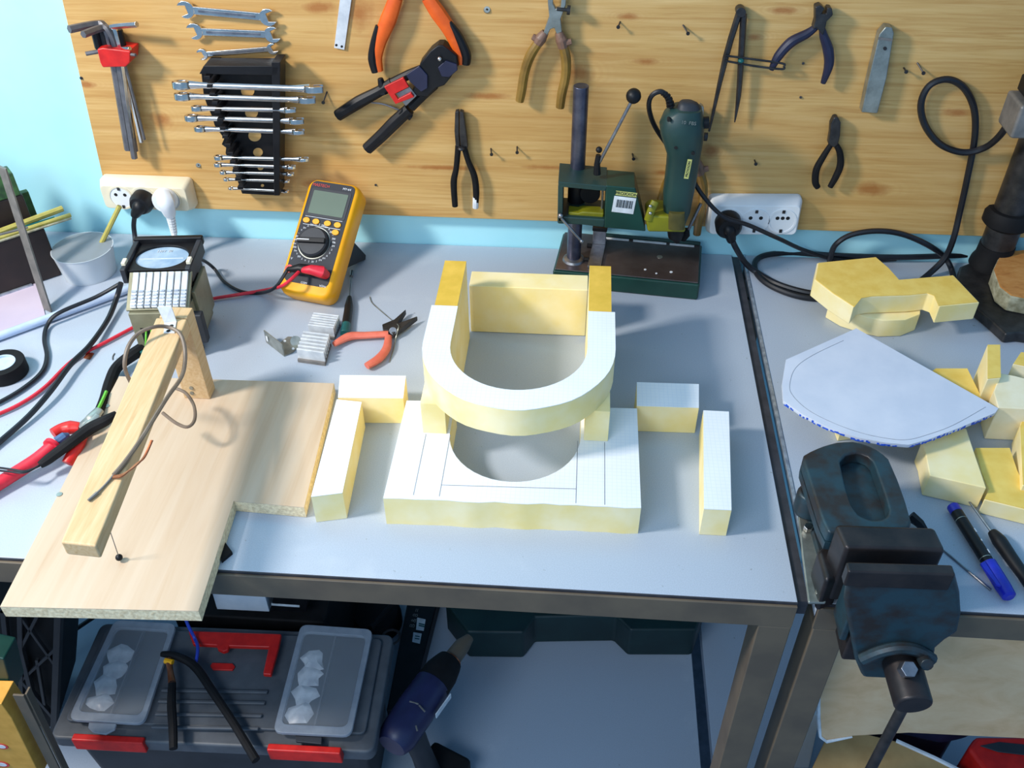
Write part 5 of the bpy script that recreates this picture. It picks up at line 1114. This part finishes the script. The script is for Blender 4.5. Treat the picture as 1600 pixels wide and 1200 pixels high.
# long black box
z = SH+.034
t = thing('long_black_box', 'long narrow black box with two small white labels right of the tool box', 'box', T(645, 1010, SH))
pts = Ts([(604, 1110), (642, 1105), (690, 915), (642, 912)], z); m = MB(); m.prism([V((p.x, p.y, SH+.0005)) for p in pts], (0, 0, z-SH-.0005)); bo = m.build('box', M['black'], t, .002)
for q, n_ in (([(652, 965), (665, 968), (662, 986), (650, 984)], 0), ([(646, 988), (659, 990), (656, 1006), (644, 1003)], 1)):
    m = MB(); m.prism(Ts(q, z+.0002), (0, 0, .0004)); lb = m.build('white_label', M['label'], bo)
    P_ = [T(*k, z+.0007) for k in q]
    for u0, u1 in (((.4, .95), (.55, .95)) if n_ == 0 else ((.3, .8), (.55, .8))):
        MB().prism([P_[0].lerp(P_[3], u0)+(P_[1]-P_[0])*.25, P_[0].lerp(P_[3], u0)+(P_[1]-P_[0])*u1, P_[0].lerp(P_[3], u0+.1)+(P_[1]-P_[0])*u1, P_[0].lerp(P_[3], u0+.1)+(P_[1]-P_[0])*.25], (0, 0, .0003)).build('label_print', M['teal'], lb)
P0, P1 = T(640, 992, z+.0003), T(656, 940, z+.0003); fr = frame((P0+P1)/2, P1-P0, V((0, 0, 1)).cross(P1-P0)); MB().text('B & 8 =', .013, fr).build('box_print', M['rod'], bo)
# small dark odds and ends
tag(MB().lathe([(.02, 0), (.045, 0), (.045, .02), (.038, .03), (.001, .032)], T(560, 986, SH)+V((.03, .02, .0004))).build('black_disc', M['blackmatt']), 'dark round base peeping out behind the tool box', 'disc')
tag(MB().sweep([T(578, 982, SH+.09), T(632, 925, SH+.06)], .0052, 10).build('black_rod', M['blackmatt']), 'black rod slanting up behind the right end of the tool box', 'rod')
tag(MB().lathe([(.018, 0), (.02, .005), (.02, .02), (.016, .03)], T(594, 940, SH)+V((0, 0, .0004))).build('black_puck', M['blackmatt']), 'small black round puck just under the front rail', 'puck')
# cordless drill standing on its battery
z = -.47
t = thing('cordless_drill', 'dark blue cordless drill standing on its battery in front of the green case', 'drill', (-.19, -.5, SH))
m = MB(); m.sweep(spline([T(612, 1166, z), T(622, 1150, z), T(650, 1108, z), T(676, 1070, z)], 5), [.020, .0275, .0285, .027], 18, (1.05, 1), up=(0, 0, 1)); m.build('motor_housing', M['drillblue'], t, 0, 40)
m = MB(); m.sweep(spline([T(674, 1073, z), T(690, 1050, z), T(704, 1032, z)], 4), [.0272, .026, .019], 18, up=(0, 0, 1)); m.build('gear_collar', M['blackmatt'], t, 0, 40)
m = MB(); m.sweep([T(703, 1034, z), T(706, 1030, z)], .016, 18); m.build('brass_ring', M['copper'], t)
m = MB(); m.sweep([T(706, 1030, z), T(722, 1009, z), T(734, 996, z)], [.0135, .0125, .007], 16); m.build('chuck', M['steel_grey'], t)
g0, g1 = T(640, 1128, z), T(668, 1086, z); gd = (g1-g0).to_2d().to_3d().normalized(); gs = V((gd.y, -gd.x, 0)); gc = T(640, 1130, z).to_2d().to_3d()
m = MB(); m.sweep([gc+V((0, 0, z-.01)), gc+gs*.014+V((0, 0, z-.07)), gc+gs*.026+V((0, 0, SH+.05))], [.021, .0185, .021], 14, (1, .8)); m.build('grip', M['charcoal2'], t, 0, 40)
bq = [gc+gs*(.034+sx_*.034)+gd*(.006+sy_*.045) for sx_, sy_ in ((-1, -1), (1, -1), (1, 1), (-1, 1))]
m = MB(); m.prism([p+V((0, 0, SH+.0008)) for p in bq], (0, 0, .055)); m.build('battery', M['blackmatt'], t, .008)
p0, p1 = T(681, 1122, z), T(704, 1090, z); m = MB(); d_ = gs*.0012; m.prism([p0, p1, p1+d_, p0+d_], (0, 0, .011)); m.build('white_label', M['label'], t)
for a_, b_ in (((640, 1096), (654, 1100)), ((655, 1102), (664, 1112)), ((650, 1134), (652, 1142))):
    MB().sweep([T(*a_, z+.0292), T(*b_, z+.0284)], .0013, 6).build('scuff_mark', M['rod'], t)
# green case
t = thing('green_case', 'dark green plastic tool case with handle cut-out on the lower shelf', 'case', T(900, 1010, SH)+V((0, .06, 0)))
yb_ = -.06
pl_ = Ts([(700, 985), (733, 1028), (818, 1029), (836, 1005), (958, 1003), (980, 1025), (1080, 1025), (1094, 985)], SH)
pl_ = pl_+[V((pl_[-1].x+.02, yb_, SH)), V((pl_[0].x-.005, yb_, SH))]
m = MB(); m.prism([p+V((0, 0, .0006)) for p in pl_], (0, 0, .075)); m.build('lower_shell', M['casegreen'], t, .005)
xa, xb = pl_[0].x, pl_[7].x; yc = (pl_[3].y+pl_[4].y)/2
m = MB(); m.box((xa+.002, yc+.03, SH+.076), (xb+.05, yb_, SH+.11)); m.build('upper_shell', M['casegreen'], t, .006)
m = MB(); m.box((pl_[3].x, yc+.004, SH+.076), (pl_[4].x, yc+.018, SH+.088)); m.build('handle', M['casegreen'], t, .004)
q = T(704, 948, SH+.1); m = MB(); m.box((q.x, q.y, SH+.111), (q.x+.02, q.y+.02, SH+.116)); m.build('red_latch', M['red'], t, .001)
# crate, post, printed panel at the far left
yc_ = -.49
t = thing('black_crate', 'black plastic crate with diagonal struts at the far left under the bench', 'crate', (-.80, -.40, SH))
q = Ws([(-60, 952), (96, 952), (87, 1136), (-60, 1128)], yc_+.012)
m = MB(); m.loft([q, [p+V((-.02, .12, 0)) for p in q]]); m.build('shell', M['blackmatt'], t)  # solid dark block behind the struts stands in for the shaded crate interior
for a_, b_, r_ in (((5, 945), (20, 1090), .006), ((32, 945), (34, 1090), .006), ((93, 945), (85, 1145), .008), ((0, 952), (96, 952), .006), ((30, 1000), (62, 1130), .006), ((90, 1010), (34, 1062), .004), ((34, 1062), (84, 1120), .005), ((32, 962), (88, 1040), .004), ((62, 955), (34, 1010), .004), ((58, 1030), (70, 1100), .004)):
    MB().sweep([W(*a_, yc_), W(*b_, yc_)], r_, 4, (1, .8), up=(0, -1, 0)).build('strut', M['crate'], t, .0008)
a, b = W(28, 1087, -.665), W(92, 1215, -.665)
t = thing('steel_post', 'grey steel angle post at the lower left corner', 'post', (b.x, b.y, b.z))
m = MB(); e_ = V((.0065, 0, 0)); k_ = V((0, .0025, 0)); m.loft([[a-e_, a+e_, a+e_+k_, a-e_+k_], [b-e_, b+e_, b+e_+k_, b-e_+k_]]); m.build('flange', M['steel_grey'], t, .0004)
m = MB(); k2 = V((0, .012, 0)); m.loft([[a+e_+k_, a+e_+k_+V((.0025, 0, 0)), a+e_+k2+V((.0025, 0, 0)), a+e_+k2], [b+e_+k_, b+e_+k_+V((.0025, 0, 0)), b+e_+k2+V((.0025, 0, 0)), b+e_+k2]]); m.build('flange', M['steel_grey'], t, .0004)
m = MB(); m.prism(Ws([(-40, 1020), (6, 1030), (20, 1084), (2, 1090), (-40, 1090)], -.64), (0, .03, 0)); tag(m.build('green_bottle', M['green'], None, .002), 'dark green shape at the left edge above the orange sheet', 'bottle')
t = thing('printed_box', 'orange box with red and white print at the lower left corner', 'box', W(0, 1210, -.67))
q = Ws([(-60, 1098), (2, 1100), (18, 1122), (64, 1215), (-60, 1215)], -.671); m = MB(); m.prism(q, (0, .03, 0)); pn = m.build('carton', M['orangepanel'], t, .001)
for px, py, r in ((2, 1166, 11), (3, 1194, 12)):
    p = W(px, py, -.6714); m = MB(); m.prism([p+V((r*.0006*1.3*math.cos(k*.35), 0, r*.0006*math.sin(k*.35))) for k in range(18)], (0, -.0004, 0)); q = m.build('red_oval', M['redprint'], pn)
    m = MB(); m.prism([p+V((r*.0006*.9*math.cos(k*.35), -.0004, r*.0006*.6*math.sin(k*.35))) for k in range(18)], (0, -.0003, 0)); m.build('white_oval', M['white'], q)
tag(MB().sweep([T(93, 1000, -.62), T(150, 962, -.62)], .004, 8).build('black_cable', M['cable']), 'black cable on the shelf between crate and tool box', 'cable')

# ================================================================== below the right bench
t_ = MB(); pp = [(1322, 955), (1318, 988), (1303, 1012), (1287, 1040), (1278, 1075), (1277, 1120), (1280, 1150), (1290, 1157), (1330, 1150), (1420, 1145), (1520, 1150), (1650, 1156), (1650, 955)]
q = Ws(pp, -.592); q = [V((p.x, p.y, min(p.z, -.058))) for p in q]
t = thing('plywood_sheet', 'rough edged plywood sheet hanging under the front of the right bench', 'plywood', (.43, -.588, -.28))
m = MB(); m.prism(q, (0, .008, 0)); m.build('sheet', M['ply'], t, .0006)
e_ = q[2:9]; m = MB(); m.sweep([p+V((.001, -.001, 0)) for p in e_], [.0016, .0022, .0017, .0026, .0018, .0024, .0012], 6); m.build('torn_edge', M['label'], t)
zz = -.46
t = thing('cardboard_flap', 'open brown cardboard box below the plywood sheet', 'cardboard box', T(1380, 1190, SH))
q = Ts([(1262, 1215), (1292, 1150), (1350, 1146), (1400, 1158), (1460, 1185), (1520, 1215), (1490, 1280), (1240, 1280)], zz); m = MB(); m.prism([V((p.x, p.y, SH+.0006)) for p in q], (0, 0, zz-SH)); m.build('box', M['card'], t, .002)
q2 = [q[3]+V((0, 0, .001)), q[4]+V((0, 0, .001)), q[5]+V((0, 0, .001))]; m = MB(); m.sweep(q2, .003, 6); m.build('torn_rim', M['label'], t)
t = thing('blue_bag', 'dark blue crumpled bundle behind the cardboard box', 'bundle', T(1430, 1150, SH)+V((0, .08, 0)))
m = MB(); c_ = T(1440, 1168, -.47)+V((0, .04, 0)); m.sweep(spline([c_+V((-.06, 0, .004)), c_+V((-.02, .004, .008)), c_+V((.03, 0, .004)), c_+V((.07, .002, 0))]), [.015, .028, .03, .018], 9); m.build('cloth', M['navy'], t, 0, 20)
m = MB(); m.box((c_.x-.05, c_.y+.0, SH+.0006), (c_.x+.07, c_.y+.06, c_.z-.02)); m.build('bag_base', M['navy'], t, .01)
t = thing('red_tool', 'bright red plastic tool case at the lower right corner', 'case', T(1550, 1180, SH))
q = Ts([(1548, 1215), (1512, 1168), (1525, 1150), (1680, 1150), (1680, 1280), (1552, 1280)], -.44); m = MB(); m.prism([V((p.x, p.y, SH+.0006)) for p in q], (0, 0, -.44-SH)); rb_ = m.build('shell', M['red'], t, .006)
m = MB(); m.prism(Ts([(1530, 1166), (1560, 1160), (1680, 1172), (1680, 1190), (1560, 1176)], -.4394), (0, 0, .002)); m.build('dark_slot', M['charcoal2'], t, .001)
tag(MB().prism(Ws([(1238, 1112), (1282, 1118), (1264, 1200), (1216, 1200)], -.45), (0, .012, 0)).build('cream_board', M['sockw'], None, .001), 'cream board leaning between the bench legs and the plywood', 'board')
tag(MB().prism(Ws([(1252, 1074), (1290, 1076), (1284, 1116), (1238, 1112)], -.40), (0, .012, 0)).build('blue_sheet', M['tube'], None, .001), 'pale blue strip above the cream board behind the legs', 'sheet')
